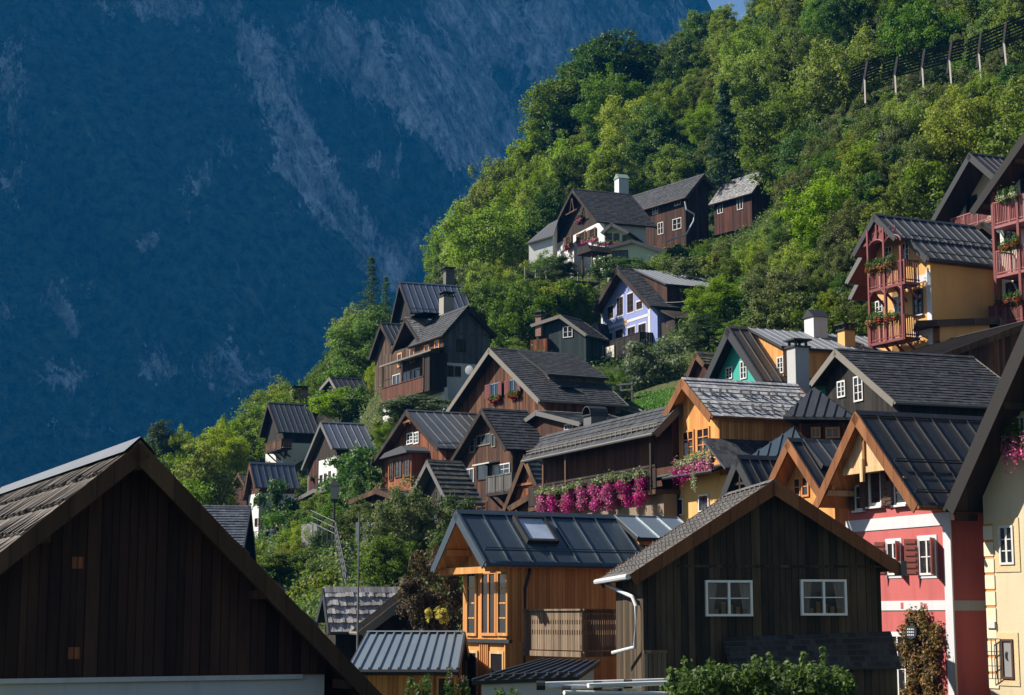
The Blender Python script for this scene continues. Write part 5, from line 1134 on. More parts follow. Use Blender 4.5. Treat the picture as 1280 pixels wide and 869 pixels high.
BL=[Kind(crown(21,10,4.2,.16,190,22000,.135),L_MID,10,4.2,trunk_mesh(1,10,.22,4.2,.25)),
    Kind(crown(22,11,3.8,.12,190,22000,.135,'egg'),L_LIGHT,11,3.8,trunk_mesh(2,11,.22,3.8,.25)),
    Kind(crown(23,9,4.4,.15,170,20000,.135),L_LIGHT,9,4.4,trunk_mesh(3,9,.2,4.4,.25)),
    Kind(crown(24,12,3.9,.12,200,22000,.135,'egg'),L_DARK,12,3.9,trunk_mesh(4,12,.25,3.9,.25)),
    Kind(crown(25,10,3.6,.10,170,20000,.13,'egg'),L_MID,10,3.6,trunk_mesh(5,10,.2,3.6,.2))]
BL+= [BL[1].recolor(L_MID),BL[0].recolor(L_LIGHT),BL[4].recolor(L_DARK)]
BLS=[BL[0].recolor(L_SCRUB),BL[4].recolor(L_SCRUB),BL[1].recolor(L_OLIVE),BL[2].recolor(L_OLIVE)]
SPR=[Kind(conifer(31,15,3.0,.06,15000,.16),L_SPR,15,3.0,trunk_mesh(6,15,.2,.5,.5)),Kind(conifer(32,14,2.6,.08,13000,.16),L_SPR,14,2.6,trunk_mesh(7,14,.2,.5,.5))]
LAR=[Kind(conifer(33,13,2.6,.12,5200,.13,.2,.75),L_LARCH,13,2.6,trunk_mesh(8,13,.16,.5,.5))]
BU=[Kind(crown(41,3,1.9,-.05,38,6500,.095),L_MID,3,1.9),Kind(crown(42,2.4,1.8,-.05,34,6000,.095),L_LIGHT,2.4,1.8),Kind(crown(43,3.4,1.7,-.05,36,6500,.095,'egg'),L_DARK,3.4,1.7)]
BU+=[BU[0].recolor(L_OLIVE),BU[1].recolor(L_MID)]
def put_tree(kind,x,y,z,s,name,label,cat,group=None,sx=1.0,parts=True):
    if kind.tm is None or not parts:
        o=bpy.data.objects.new(name,kind.cm); col.objects.link(o); tag(o,label,cat,group)
    else:
        o=empty(name,(0,0,0),0,label,cat,group); 
        for nm,me in (('trunk',kind.tm),('crown',kind.cm)): c=bpy.data.objects.new(nm,me); col.objects.link(c); c.parent=o
    o.location=(x,y,z); o.rotation_euler=(0,0,rnd.uniform(0,6.28)); o.scale=(s*sx,s*sx,s); return o
SIL=[(100,640),(150,600),(180,566),(200,526),(225,540),(250,548),(280,524),(305,518),(325,486),(350,482),(375,494),(395,465),(420,436),(440,392),(455,380),(490,380),(500,400),(535,405),(545,312),(570,288),(600,245),(640,200),(660,175),(690,140),(705,105),(740,58),(775,46),(800,55),(845,50),(865,16),(900,-2),(1000,-30),(1300,-80)]
def sil(px): return float(np.interp(px,[a for a,b in SIL],[b for a,b in SIL]))
def hull(p):
    p=sorted(set((round(a,2),round(b,2)) for a,b in p)); cr=lambda o,a,b:(a[0]-o[0])*(b[1]-o[1])-(a[1]-o[1])*(b[0]-o[0]); out=[]
    for q in (p,p[::-1]):
        h=[]
        for c in q:
            while len(h)>1 and cr(h[-2],h[-1],c)<=0: h.pop()
            h.append(c)
        out+=h[:-1]
    return out
def inhull(H,x,y,sh=0):
    cx=sum(a for a,b in H)/len(H); cy_=sum(b for a,b in H)/len(H); k=1+sh
    x=cx+(x-cx)*k; y=cy_+(y-cy_)*k; n=len(H)
    return all((H[(i+1)%n][0]-H[i][0])*(y-H[i][1])-(H[(i+1)%n][1]-H[i][1])*(x-H[i][0])>=0 for i in range(n))
RECT=[]
for h in FOOT:
    pp=[proj(h.W@Vector(q)) for q in ((h.uL,0,h.zL),(h.uR,0,h.zR),(0,0,h.zP),(0,h.L,h.zP),(h.uR,h.L,h.zR),(h.uL,h.L,h.zL),(h.a,h.v0,0.4),(h.b,h.v0,.4),(h.b,h.v1,.4),(h.a,h.v1,.4))]
    dep=[(h.W@Vector(q)).y for q in ((h.a,h.v0,0),(h.b,h.v0,0),(h.b,h.v1,0),(h.a,h.v1,0))]
    h.hl=hull(pp); xs=[p[0] for p in pp]; ys=[p[1] for p in pp]; RECT.append((min(xs),min(ys),max(xs),max(ys),min(dep),max(dep),h))
def blocks(x,y,z,r,hgt,soft=.0):
    """does a crown here stand in front of, or inside, a house?"""
    q0=proj((x,y,z)); q1=proj((x,y,z+hgt)); rp=F*r/y
    for Hc,dm in CLEAR:
        if y<dm and any(inhull(Hc,a,b) for a,b in (q0,q1,((q0[0]+q1[0])/2-rp*.8,(q0[1]+q1[1])/2),((q0[0]+q1[0])/2+rp*.8,(q0[1]+q1[1])/2),((q0[0]+q1[0])/2,(q0[1]+q1[1])/2),(q1[0]-rp*.6,q1[1]*.8+q0[1]*.2),(q1[0]+rp*.6,q1[1]*.8+q0[1]*.2))): return True
    for x0,y0,x1,y1,d0,d1,h in RECT:
        if y<d1+1:
            if y<(d0+d1)/2 and q0[0]+rp>x0 and q0[0]-rp<x1 and q1[1]<y1:
                ym=(q0[1]+q1[1])/2
                if any(inhull(h.hl,a,b+12,.06) for a,b in ((q0[0],q1[1]),(q0[0]-rp*.75,ym),(q0[0]+rp*.75,ym),(q0[0],ym),(q0[0]-rp*.5,q1[1]*.8+ym*.2),(q0[0]+rp*.5,q1[1]*.8+ym*.2))): return True
        w=h.Wi@Vector((x,y,z))
        if h.uL-r*.8<w.x<h.uR+r*.8 and -r*.8<w.y<h.L+r*.8: return True
    return False
CLEAR=[(hull(c),d) for c,d in (([(1062,108),(1200,52),(1290,12),(1290,62),(1200,98),(1100,122)],151),([(778,503),(800,484),(874,482),(874,520),(850,524),(790,514)],131),([(388,636),(420,638),(455,660),(456,728),(434,728),(424,684),(388,664)],108),([(328,674),(351,674),(351,697),(328,697)],142),([(790,424),(860,424),(860,480),(800,482)],131),([(690,310),(790,300),(790,345),(690,352)],172),([(745,440),(815,400),(815,455),(750,468)],156))]
NB=[0,0,0]
def limit(x,y,z,hgt,r):
    """largest height that keeps the crown under the skyline of the wood"""
    for f in (1,.85,.7,.58,.46):
        px,py=proj((x,y,z+hgt*f)); rp=F*r*f/y*.7
        if py>=sil(px)+1 and proj((x,y,z+hgt*f*.75))[1]>=max(sil(px-rp),sil(px+rp))-2: return f
    return 0
taken=[]
def free(x,y,r): return all((x-a)**2+(y-b)**2>(r+c)**2*.5 for a,b,c in taken)
TL={'l':'sunlit leafy tree in the dense wood on the slope above the village','d':'dark green leafy tree in the dense wood on the slope above the village'}
# skyline trees first
for k,(px,py,Dd,kd,w) in enumerate(((868,12,256,4,.9),(845,48,252,0,1.1),(800,50,250,3,1.25),(770,40,250,3,1.35),(735,55,247,3,1.2),(708,98,245,0,1.1),(690,135,244,4,1),(662,168,242,1,1),(640,195,240,2,.9),(618,215,238,1,.9),(600,238,236,6,.9),(580,270,233,1,.8),(562,288,230,2,.8),(549,305,228,1,.7),(440,390,208,6,.8),(425,428,206,1,.8),(408,448,204,5,.8),(392,468,203,0,.8),(350,480,203,6,.95),(330,488,202,4,.7),(305,520,203,5,.7),(280,526,204,1,.7),(255,545,206,0,.7),(225,540,208,6,.8),(203,525,208,3,.8),(186,552,210,0,.7))):
    p=at(px,py,Dd); z=zt(p.x,p.y)-.3; K_=BL[kd]; s=max((p.z-z)/K_.h,.35); s2=min(s,1.7); z=p.z-K_.h*s2 if s>1.7 else z
    put_tree(K_,p.x,p.y,z,s2,'skyline_tree','leafy tree standing on the skyline where the wooded slope meets the blue cliff','tree','skyline trees',w); taken.append((p.x,p.y,K_.r*s2*w*.6)); NB[0]+=1
# the wood
cand=[]
yy_=92.0
while yy_<285:
    st=4.6+yy_*.008; x_=-75.0
    while x_<135:
        cand.append((x_+rnd.uniform(-.45,.45)*st,yy_+rnd.uniform(-.45,.45)*st)); x_+=st
    yy_+=st
rnd.shuffle(cand)
def hidden(x,y,z):
    px,py=proj((x,y,z))
    return any(y>d1 and x0<px<x1 and inhull(h.hl,px,py,.25) for x0,y0,x1,y1,d0,d1,h in RECT)
for x,y in cand:
    if hidden(x,y,zt(x,y)+6): continue
    z=zt(x,y)-.3; px,py=proj((x,y,z+3))
    if not(-60<px<1340 and -120<py<880) or z<-4: continue
    scrub = px>930 and (py>40+(1280-px)*.12) and y<172 and rnd.random()<.62       # open bushy slope at the right
    if scrub or rnd.random()<.12:
        K_=BU[rnd.randrange(5)]; s=rnd.uniform(.8,1.5)
        if y<135: s*=.75
        f=limit(x,y,z,K_.h*s,K_.r*s)
        if f==0 or blocks(x,y,z,K_.r*s*.8,K_.h*s): continue
        put_tree(K_,x,y,z,s*f,'bush','wild bush among others on the steep slope beside the wood','bush','wild bushes on the steep slope'); NB[1]+=1; taken.append((x,y,1)); continue
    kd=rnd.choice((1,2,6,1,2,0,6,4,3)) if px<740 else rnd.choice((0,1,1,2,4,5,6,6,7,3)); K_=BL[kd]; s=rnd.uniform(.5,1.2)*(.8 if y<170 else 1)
    f=limit(x,y,z,K_.h*s,K_.r*s)
    if f==0 or not free(x,y,K_.r*s*f*.42): continue
    if blocks(x,y,z,K_.r*s*f,K_.h*s*f):
        K_=BU[rnd.randrange(5)]; s=rnd.uniform(.6,1.0); f=1
        if blocks(x,y,z,K_.r*s,K_.h*s) or limit(x,y,z,K_.h*s,K_.r*s)<1: continue
        put_tree(K_,x,y,z,s,'bush','garden bush growing in the gaps between the village houses','bush','bushes between the houses'); NB[1]+=1; continue
    if NB[0]<290:
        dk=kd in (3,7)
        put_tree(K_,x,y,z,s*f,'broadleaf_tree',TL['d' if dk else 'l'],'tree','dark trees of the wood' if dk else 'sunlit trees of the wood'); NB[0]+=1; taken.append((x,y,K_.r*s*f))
if 0: print('COUNT',NB)
# bushes closing the gaps on the open slope
y=94.0
BB_=[]
while y<190:
    x=-.3*y
    while x<.32*y:
        BB_.append((x+rnd.uniform(-1,1),y+rnd.uniform(-1,1))); x+=2.9
    y+=2.9
rnd.shuffle(BB_)
for x,y in BB_:
    if NB[1]>=150 and NB[2]>=150: break
    z=zt(x,y)-.25; px,py=proj((x,y,z+1))
    if not(-20<px<1300 and -20<py<700) or z<-3: continue
    yt=rnd.random()<.7; K_=BL[rnd.choice((0,1,2,4,5,6,7,3))] if yt else BU[rnd.choice((0,0,1,2,3,4))]; s=rnd.uniform(.26,.56) if yt else rnd.uniform(.6,1.25)
    if hidden(x,y,z+1.5): continue
    if yt and px>920 and rnd.random()<.5: K_=rnd.choice(BLS)
    if not all((x-a)**2+(y-b)**2>(K_.r*s*.45+c*.75)**2 for a,b,c in taken): continue
    if blocks(x,y,z,K_.r*s,K_.h*s): 
        s*=.5
        if blocks(x,y,z,K_.r*s,K_.h*s): continue
    f=limit(x,y,z,K_.h*s,K_.r*s)
    if f==0: continue
    if yt and NB[2]<150: put_tree(K_,x,y,z-.3,s*f,'young_tree','young bushy tree crowding the steep slope round the houses','young tree','young trees on the steep slope',parts=False); NB[2]+=1; taken.append((x,y,K_.r*s*.7))
    elif not yt and NB[1]<190: put_tree(K_,x,y,z,s*f,'bush','wild bush among others on the steep slope beside the wood','bush','wild bushes on the steep slope'); NB[1]+=1; taken.append((x,y,K_.r*s*.7))
if 0: print('COUNT',NB)
# close what is still bare where the slope shows between the houses
NB.append(0); cells=[(px+rnd.uniform(-5,5),py+rnd.uniform(-5,5)) for px in range(230,1290,14) for py in range(4,740,14)]; rnd.shuffle(cells)
for px,py in cells:
    d=ray(px,py); hit=None; yv=88.0
    while yv<262:
        q=d*(yv/d.y)
        if GX[0]<q.x<GX[-1] and q.z<zt(q.x,q.y): hit=q; break
        yv+=1.0
    if hit is None or hit.z<-2.5: continue
    x,y=hit.x,hit.y; z=zt(x,y)-.3
    if any(y>d0+2 and x0<px<x1 and inhull(h.hl,px,py,.1) for x0,y0,x1,y1,d0,d1,h in RECT): continue
    yt=rnd.random()<.75; K_=BL[rnd.choice((0,1,2,4,5,6,7,3))] if yt else BU[rnd.choice((0,1,2,3,4))]; s=(rnd.uniform(.2,.42) if yt else rnd.uniform(.5,1.0))*(1.5 if y>165 else 1)
    if yt and px>920 and py>50 and rnd.random()<.5: K_=rnd.choice(BLS)
    if not all((x-a)**2+(y-b)**2>(K_.r*s*.5+c*.5)**2 for a,b,c in taken): continue
    for k in (1,.6,.35):
        if not blocks(x,y,z,K_.r*s*k,K_.h*s*k): break
    else: continue
    f=limit(x,y,z,K_.h*s*k,K_.r*s*k)
    if f==0: continue
    if yt and NB[2]<297: put_tree(K_,x,y,z-.2,s*f*k,'young_tree','young bushy tree crowding the steep slope round the houses','young tree','young trees on the steep slope',parts=False); NB[2]+=1
    elif NB[1]<297: put_tree(BU[rnd.choice((0,1,2,3,4))],x,y,z,(s if not yt else s*2)*f*k,'bush','wild bush among others on the steep slope beside the wood','bush','wild bushes on the steep slope'); NB[1]+=1
    elif NB[3]<297: put_tree(K_,x,y,z-.2,s*f*k,'sapling','low leafy sapling filling the gaps of the steep slope','sapling','saplings on the steep slope',parts=False); NB[3]+=1
    else: break
    taken.append((x,y,K_.r*s*k*.8))
# single trees and shrubs that can be told apart
def single(kind,px,ptop,Dd,w,name,label,cat,zb=None,maxs=None):
    p=at(px,ptop,Dd); z=zt(p.x,p.y)-.2 if zb is None else zat(zb,Dd); s=(p.z-z)/kind.h
    if s<.15: z=p.z-kind.h*.3; s=.3
    return put_tree(kind,p.x,p.y,z,s,name,label,cat,None,w/(kind.r*s))
single(LAR[0],464,320,190,2.3,'larch_tree','taller of two feathery larches left of the blue grey metal roof','tree',zb=436)
single(LAR[0],483,345,192,1.7,'larch_tree','shorter feathery larch close beside the blue grey metal roof','tree',zb=436)
single(SPR[0],905,98,194,3.0,'spruce_tree','dark drooping spruce standing among leafy trees above the brown hut','tree',zb=238)
single(SPR[1],1010,60,205,2.4,'spruce_tree','narrow dark spruce higher in the wood, right of the drooping one','tree')
single(SPR[1],690,150,236,2.2,'spruce_tree','small dark spruce near the skyline left of the white chimney','tree')
single(BU[0].recolor(L_SILV),826,425,132,2.6,'olive_shrub','round silvery green shrub in front of the lilac house','shrub',zb=492)
single(BU[2].recolor(L_SILV),795,452,134,1.9,'silver_shrub','low pale shrub below the balcony of the lilac house','shrub',zb=492)
single(BU[0].recolor(L_IVY),452,562,128,2.8,'ivy_mass','bright ivy cascading down the bank left of the bay window house','climbing plant',zb=650)
single(BU[1].recolor(L_IVY),436,600,124,2.0,'ivy_mound','rounded ivy mound just behind the street lamp','climbing plant',zb=665)
single(BL[0].recolor(L_OLIVE),510,612,92,2.3,'fruit_tree','large olive green fruit tree filling the garden above the shake roofed shed','tree',zb=750)
single(BL[4].recolor(L_MID),482,668,84,1.5,'garden_tree','leafy garden tree against the stair railing','tree',zb=752)
single(BU[0].recolor(L_RUST),545,688,70,1.2,'smoke_bush','purple brown smoke bush beside the orange larch gable','shrub',zb=800)
single(BU[2].recolor(L_RUST),522,720,68,1.0,'bronze_shrub','bronze leaved shrub above the pale metal shed roof','shrub',zb=800)
single(BU[0],376,688,104,1.6,'garden_bush','dense green bush in the middle of the garden left of the steps','bush',zb=735)
single(BU[3],404,700,99,1.3,'yellow_bush','yellow green bush hugging the foot of the steps','bush',zb=770)
single(BL[3],376,640,118,1.6,'cypress_tree','narrow dark tree left of the stone terrace wall','tree',zb=760)
single(BU[2],352,700,108,2.0,'dark_bush','dark bush right above the barn roof edge','bush',zb=790)
single(BU[1],395,720,90,2.0,'low_bush','low sunlit bush between the barn eave and the shake roofed shed','bush',zb=800)
single(BU[0].recolor(L_DARK),570,620,100,1.1,'column_shrub','dark upright shrub between the steep mossy gable and brown chalet','shrub',zb=680)
single(BU[2].recolor(L_DARK),700,322,164,1.6,'terrace_tree','dark rounded shrub growing against the white farmhouse corner','shrub',zb=345)
single(BU[0],772,322,161,2.4,'farm_bush','bush under the garden room of the white farmhouse','bush',zb=352)
single(BU[4],815,320,163,2.6,'farm_hedge','green hedge bush right of the garden room','bush',zb=352)
single(BL[6],905,352,138,3.3,'bright_tree','bright yellow green tree between the lilac house and the mossy shed','tree')
single(BL[0],946,322,142,3.6,'round_tree','broad dark green tree below the reddish boarded hut','tree')
single(BL[3],885,392,134,2.2,'slope_tree','dark tree right beside the silvery green shrub','tree')
single(BL[5],990,345,130,3.0,'slope_tree','leafy tree right behind the white chimney','tree')
single(BL[1],966,300,150,2.8,'slope_tree','pale leafy tree on the slope right of the reddish hut','tree')
single(BL[4],925,400,124,1.6,'slope_tree','slim tree just behind the teal gable peak','tree')
single(BU[2],350,600,147,2.2,'house_bush','tall dark bush against the right wall of the narrow white house','bush',zb=690)
single(BU[0],362,640,144,2.6,'house_bush','green bush below the right wall of the narrow white house','bush',zb=700)
single(BU[1],420,486,168,2.6,'house_bush','bush in front of the small dark roofed hut','bush',zb=520)
single(BU[4],443,486,167,2.4,'house_bush','bush at the right end of the small dark roofed hut','bush',zb=520)
single(BU[2].recolor(L_SILV),525,492,132,3.0,'balcony_bush','greyish bush below the brown balcony of the grey gable house','bush',zb=520)
single(BU[0],664,350,162,1.9,'terrace_bush','bush under the left end of the timber terrace','bush',zb=378)
single(BU[1],688,354,161,1.9,'terrace_bush','sunlit bush under the middle of the timber terrace','bush',zb=380)
single(BU[4],714,352,161,2.0,'terrace_bush','bush under the right end of the timber terrace beside the lilac gable','bush',zb=382)
single(BU[3],850,322,160,2.4,'slope_bush','yellowish bush above the roof end of the lilac house','bush',zb=365)
# ---------------------------------------------------------------- small things
LM=at(826,497,123)
# undergrowth covering the slope between the trees
g=np.random.default_rng(77); n=420000
uy=g.uniform(80,255,n)**1.0; ux=uy*g.uniform(-.30,.33,n); fi=(ux-GX[0])/3; fj=(uy-GY[0])/3; a=fi.astype(int); b=fj.astype(int); f=fi-a; q=fj-b
uz=(ZT[b,a]*(1-f)+ZT[b,a+1]*f)*(1-q)+(ZT[b+1,a]*(1-f)+ZT[b+1,a+1]*f)*q
keep=~((abs(ux-LM.x)<5.5)&(abs(uy-LM.y)<7))&(uz>-4)&(ux>GX[0]+1)&(ux<GX[-1]-4)
for h in FOOT:
    wi=np.array(h.Wi); lx=wi[0,0]*ux+wi[0,1]*uy+wi[0,3]; ly=wi[1,0]*ux+wi[1,1]*uy+wi[1,3]; keep&=~((lx>h.a-.2)&(lx<h.b+.2)&(ly>h.v0-.2)&(ly<h.v1+.2))
cen=np.stack([ux,uy,uz+g.random(n)**2*.9],1)[keep]; 
def scatter(g,P,size,per=3,spread=.35):
    P=np.repeat(P,per,0); P=P+g.normal(size=P.shape)*spread*np.array([1,1,.4]); n=len(P)
    nr=g.normal(size=(n,3)); nr[:,2]=abs(nr[:,2])+.3; nr/=np.linalg.norm(nr,axis=1)[:,None]; t=np.cross(nr,g.normal(size=(n,3))); t/=np.linalg.norm(t,axis=1)[:,None]; bb=np.cross(nr,t); s=size*g.uniform(.6,1.4,n)[:,None]
    return np.stack([P-t*s,P-bb*s*.5,P+t*s,P+bb*s*.5],1)
Q=scatter(g,cen,.105,2,.3); o=bpy.data.objects.new('undergrowth',quads_mesh('undergrowth',Q,[L_MID,L_OLIVE,L_DARK],g.choice(3,len(Q),p=[.5,.25,.25]))); col.objects.link(o); tag(o,kind='stuff')
# lawn and stone wall by the lilac house
def ground_poly(name,cs,mat):
    mb=MB(); mb.poly([at(*c) for c in cs]); return mb.build(name,mat)
LA,LB,LC,LD=[at(*c) for c in ((778,503,121),(850,512,116),(872,486,126),(800,487,129))]
def lpt(u,v,h=.06):
    p=LA.lerp(LB,u).lerp(LD.lerp(LC,u),v); return Vector((p.x,p.y,zt(p.x,p.y)+h))
mbl=MB()
for i in range(12):
    for j in range(12): mbl.poly([lpt(i/12,j/12),lpt((i+1)/12,j/12),lpt((i+1)/12,(j+1)/12),lpt(i/12,(j+1)/12)])
lawn=mbl.build('lawn',(lambda t:(t.color(t.mix(t.noise(t.co(),3,4,.7),(.05,.13,.012),(.11,.22,.03))),t.mat)[1])(NT('grass_sheet',.9,.1))); tag(lawn,kind='structure')
gq=np.array([list(lpt(u,v,.1)) for u,v in g.random((6000,2))]); o=bpy.data.objects.new('lawn_grass',quads_mesh('lawn_grass',scatter(g,gq,.07,2,.1),leaf((.06,.16,.014),(.09,.20,.02),(.05,.12,.01),.3,.1))); col.objects.link(o); tag(o,kind='stuff')
wl=[(774,505),(790,511),(812,517),(834,523),(856,527)]; tp=[at(x,y,120-(x-774)*.05) for x,y in wl]
rt=empty('stone_wall',tp[0]-Vector((0,0,3)),0,'curved light rubble stone wall retaining the small lawn','wall')
mb=MB(); cp=MB()
for p,q_ in zip(tp,tp[1:]):
    p,q_=p-rt.location,q_-rt.location; v=Vector((.25,.5,0)); z=Vector((0,0,-3.4)); mb.hexa([p+z,q_+z,q_+z+v,p+z+v,p,q_,q_+v,p+v])
    k=Vector((0,0,.14)); w=Vector((-.06,-.1,.0)); cp.hexa([p+w,q_+w,q_+v-w,p+v-w,p+w+k,q_+w+k,q_+v-w+k,p+v-w+k])
mb.build('wall',STONE,rt); cp.build('coping',paint((.16,.15,.14),.9),rt)
b0=at(752,498,119); rt=empty('stone_abutment',b0-Vector((0,0,2.5)),R(22),'dark stone wall with wooden fence beside the slate dormer','wall'); mb=MB(); mb.box(-1.6,1.3,-.3,2.5,-1,2.5); mb.build('wall',STONEDK,rt)
rt=empty('wooden_fence',at(762,493,119.5),R(-35),'rough grey wooden fence above the dark stone wall','fence'); mb=MB()
for x in np.linspace(-1.6,1.8,5): mb.box(x-.05,x+.05,-.05,.05,-.6,.75)
mb.build('post',GREYWOOD,rt); mb=MB()
for z in (.2,.6): mb.box(-1.7,1.9,-.085,-.055,z-.06,z+.06)
mb.build('rail',GREYWOOD,rt)
# rockfall barriers high on the slope: timber slats on leaning posts
def barrier(label,p0,p1,D0,D1,n,hgt=2.5):
    a,b=at(*p0,D0),at(*p1,D1); rt=empty('rockfall_barrier',a,0,label,'barrier','rockfall barriers on the slope'); d=b-a; up=Vector((.22,.35,.9)).normalized()
    mb=MB()
    for k in range(7): z=.3+k*(hgt-.35)/6; mb.bar(up*z,d+up*z,.12,.15)
    mb.build('slats',BLACKWOOD,rt)
    for i in range(n):
        q=d*((i+.5)/n); mb=MB(); mb.bar(q-up*1.2+Vector((.05,-.12,0)),q+up*hgt+Vector((.05,-.12,0)),.2,.26); mb.build('beam',paint((.02,.018,.016),.9),rt)
        mb=MB(); s=q+Vector((-.25,-1.8,-2.4)); mb.bar(s,q+up*hgt*.3+Vector((0,-.1,0)),.13,.13); mb.build('strut',paint((.40,.37,.32),.8),rt)
barrier('black slatted rockfall barrier, the lowest and most overgrown of three',(1060,112),(1098,97),152,152,1)
barrier('black slatted rockfall barrier, middle one, on three pale struts',(1100,104),(1202,76),150,150,3)
barrier('black slatted rockfall barrier, highest and longest, running out at the top right',(1206,80),(1300,40),149,149,3,2.8)
# lamp, steps, railing
lp=at(417,697,104); rt=empty('street_lamp',lp,0,'black street lamp with a glass lantern at the head of the garden steps','lamp')
hh=at(417,624,104).z-lp.z
mb=MB(); mb.tube([(0,0,-1),(0,0,hh)],[.09,.055],8); mb.build('pole',IRON,rt); mb=MB()
mb.hexa([(-.16,-.16,hh),(.16,-.16,hh),(.16,.16,hh),(-.16,.16,hh),(-.26,-.26,hh+.75),(.26,-.26,hh+.75),(.26,.26,hh+.75),(-.26,.26,hh+.75)]); L1=mb.build('lantern',paint((.30,.30,.28),.3),rt)
mb=MB(); mb.hexa([(-.34,-.34,hh+.76),(.34,-.34,hh+.76),(.34,.34,hh+.76),(-.34,.34,hh+.76),(-.08,-.08,hh+1.1),(.08,-.08,hh+1.1),(.08,.08,hh+1.1),(-.08,.08,hh+1.1)]); mb.box(-.2,.2,-.2,.2,hh-.12,hh-.005); mb.build('lantern_cap',IRON,L1)
s0,s1=at(437,676,103),at(454,742,88); rt=empty('garden_stairs',s1,0,'steep dark garden steps climbing through the bushes','stairs'); mb=MB(); n=26
for i in range(n):
    p=s1.lerp(s0,i/n)-s1; dd=(s0-s1); mb.box(p.x-.75,p.x+.75,p.y-.05,p.y+dd.y/n+.05,p.z-.6,p.z)
mb.build('step',paint((.10,.095,.09),.9),rt)
rt=empty('stair_railing',s1,0,'grey metal railing zigzagging up beside the garden steps','railing'); mb=MB()
for k,off in enumerate((.35,.7,1.05)): mb.tube([s1-s1+Vector((-.85,0,off)),s0-s1+Vector((-.85,0,off))],.024,6)
e=at(388,661,106)-s1; f0=s0-s1+Vector((-.85,0,0))
for off in (.4,.75,1.1): mb.tube([f0+Vector((0,0,off)),e+Vector((0,0,off))],.024,6)
mb.build('handrail',paint((.09,.095,.09),.5),rt); mb=MB()
pps=[(s0-s1)*(i/8)+Vector((-.85,0,0)) for i in range(9)]+[f0.lerp(e,(i+.5)/5) for i in range(5)]
for p in pps: mb=MB(); mb.tube([p-Vector((0,0,.4)),p+Vector((0,0,1.07))],.03,6); mb.build('post',paint((.09,.095,.09),.5),rt)
w0=at(397,654,108.5); rt=empty('terrace_wall',w0-Vector((0,0,1.4)),R(-20),'pale rendered terrace wall below the red flowered lower front','wall'); mb=MB(); mb.prism([(-1.0,-1),(1.1,-1),(1.1,.3),(.3,.9),(-.1,1.4),(-1.0,1.3)],-.2,.25); mb.build('wall',masonry((.30,.29,.26),(.52,.50,.46),3.5,(.45,.43,.40)),rt)
w0=at(464,672,103); rt=empty('garden_fence',w0,R(-10),'short dark fence before a white wall at the top of the steps','fence'); mb=MB(); mb.box(-1.0,1.2,.2,.3,-.5,.9); mb.build('wall_panel',P_WHITE,rt); mb=MB()
for x in (-.6,0,.6,1.1): mb.box(x-.07,x+.07,-.05,.05,-.5,1.0)
mb.build('post',BLACKWOOD,rt)
fp=at(447,800,66); rt=empty('flag_pole',fp,0,'tall thin bare grey pole rising in front of the shake roofed shed','pole'); mb=MB(); mb.tube([(0,0,-1),(0,0,at(447,640,66).z-fp.z)],[.045,.025],8); mb.build('mast',paint((.12,.12,.12),.5),rt); mb=MB(); mb.tube([(0,0,-1.2),(0,0,-.6)],.09,8); mb.build('base_sleeve',IRON,rt)
# people on the lane by the white house
def person(label,px,pf,Dd,top,legs,hair,turn,hgt=1.7,arm=.2):
    p=at(px,pf,Dd); p.z=zt(p.x,p.y)+.05; rt=empty('person',p,turn,label,'person','people on the lane'); k=hgt/1.7
    me=bpy.data.meshes.new('body'); J=[(0,0,.95),(0,0,1.2),(0,.01,1.42),(0,0,1.50),(0,-.02,1.62),(.19,0,1.40),(.25,arm*.2,1.13),(.24,-arm*.6,.90),(-.19,0,1.40),(-.25,0,1.13),(-.24,-arm,.92),(.10,0,.90),(.11,-.02,.50),(.11,.03,.06),(.11,-.12,.03),(-.10,0,.90),(-.11,.03,.50),(-.11,.06,.06),(-.11,-.09,.03)]
    E=[(0,1),(1,2),(2,3),(3,4),(2,5),(5,6),(6,7),(2,8),(8,9),(9,10),(0,11),(11,12),(12,13),(13,14),(0,15),(15,16),(16,17),(17,18)]
    Rd=[.15,.14,.15,.06,.11,.075,.05,.038,.075,.05,.038,.10,.07,.05,.045,.10,.07,.05,.045]
    me.from_pydata([tuple(c*k for c in q) for q in J],E,[]); o=bpy.data.objects.new('body',me); col.objects.link(o); o.parent=rt
    sk=o.modifiers.new('s','SKIN'); 
    for v,r in zip(me.skin_vertices[0].data,Rd): v.radius=(r*k,r*k*.8)
    me.skin_vertices[0].data[0].use_root=True
    o.modifiers.new('u','SUBSURF').levels=1; o.modifiers['u'].render_levels=1; dg=bpy.context.evaluated_depsgraph_get(); nm=bpy.data.meshes.new_from_object(o.evaluated_get(dg)); o.modifiers.clear(); o.data=nm; nm.materials.clear()
    for m in (fabric(top),fabric(legs),paint((.45,.27,.2),.6)): nm.materials.append(m)
    for pl in nm.polygons:
        z=pl.center.z/k; x=abs(pl.center.x)/k; pl.material_index=2 if z>1.47 or (x>.2 and z<.98) else (0 if z>.92 else 1); pl.use_smooth=True
    mb=MB(); 
    for i in range(8):
        for j in range(4):
            a0,a1=i*math.pi/4,(i+1)*math.pi/4; b0,b1=j*math.pi/8,(j+1)*math.pi/8; f=lambda a,b:(.118*math.sin(b)*math.cos(a)*k,(.02+.125*math.sin(b)*math.sin(a))*k,(1.62+.135*math.cos(b))*k)
            mb.poly([f(a0,b0),f(a1,b0),f(a1,b1),f(a0,b1)])
    mb.build('hair',fabric(hair),rt,smooth=True)
person('person in a dark jacket, left of the little group on the lane',335,694,140,(.03,.03,.035),(.02,.02,.03),(.03,.02,.015),R(20))
person('person in a blue jacket and jeans, middle of the little group on the lane',340,695,139,(.05,.09,.2),(.12,.18,.32),(.05,.03,.02),R(-10),1.75)
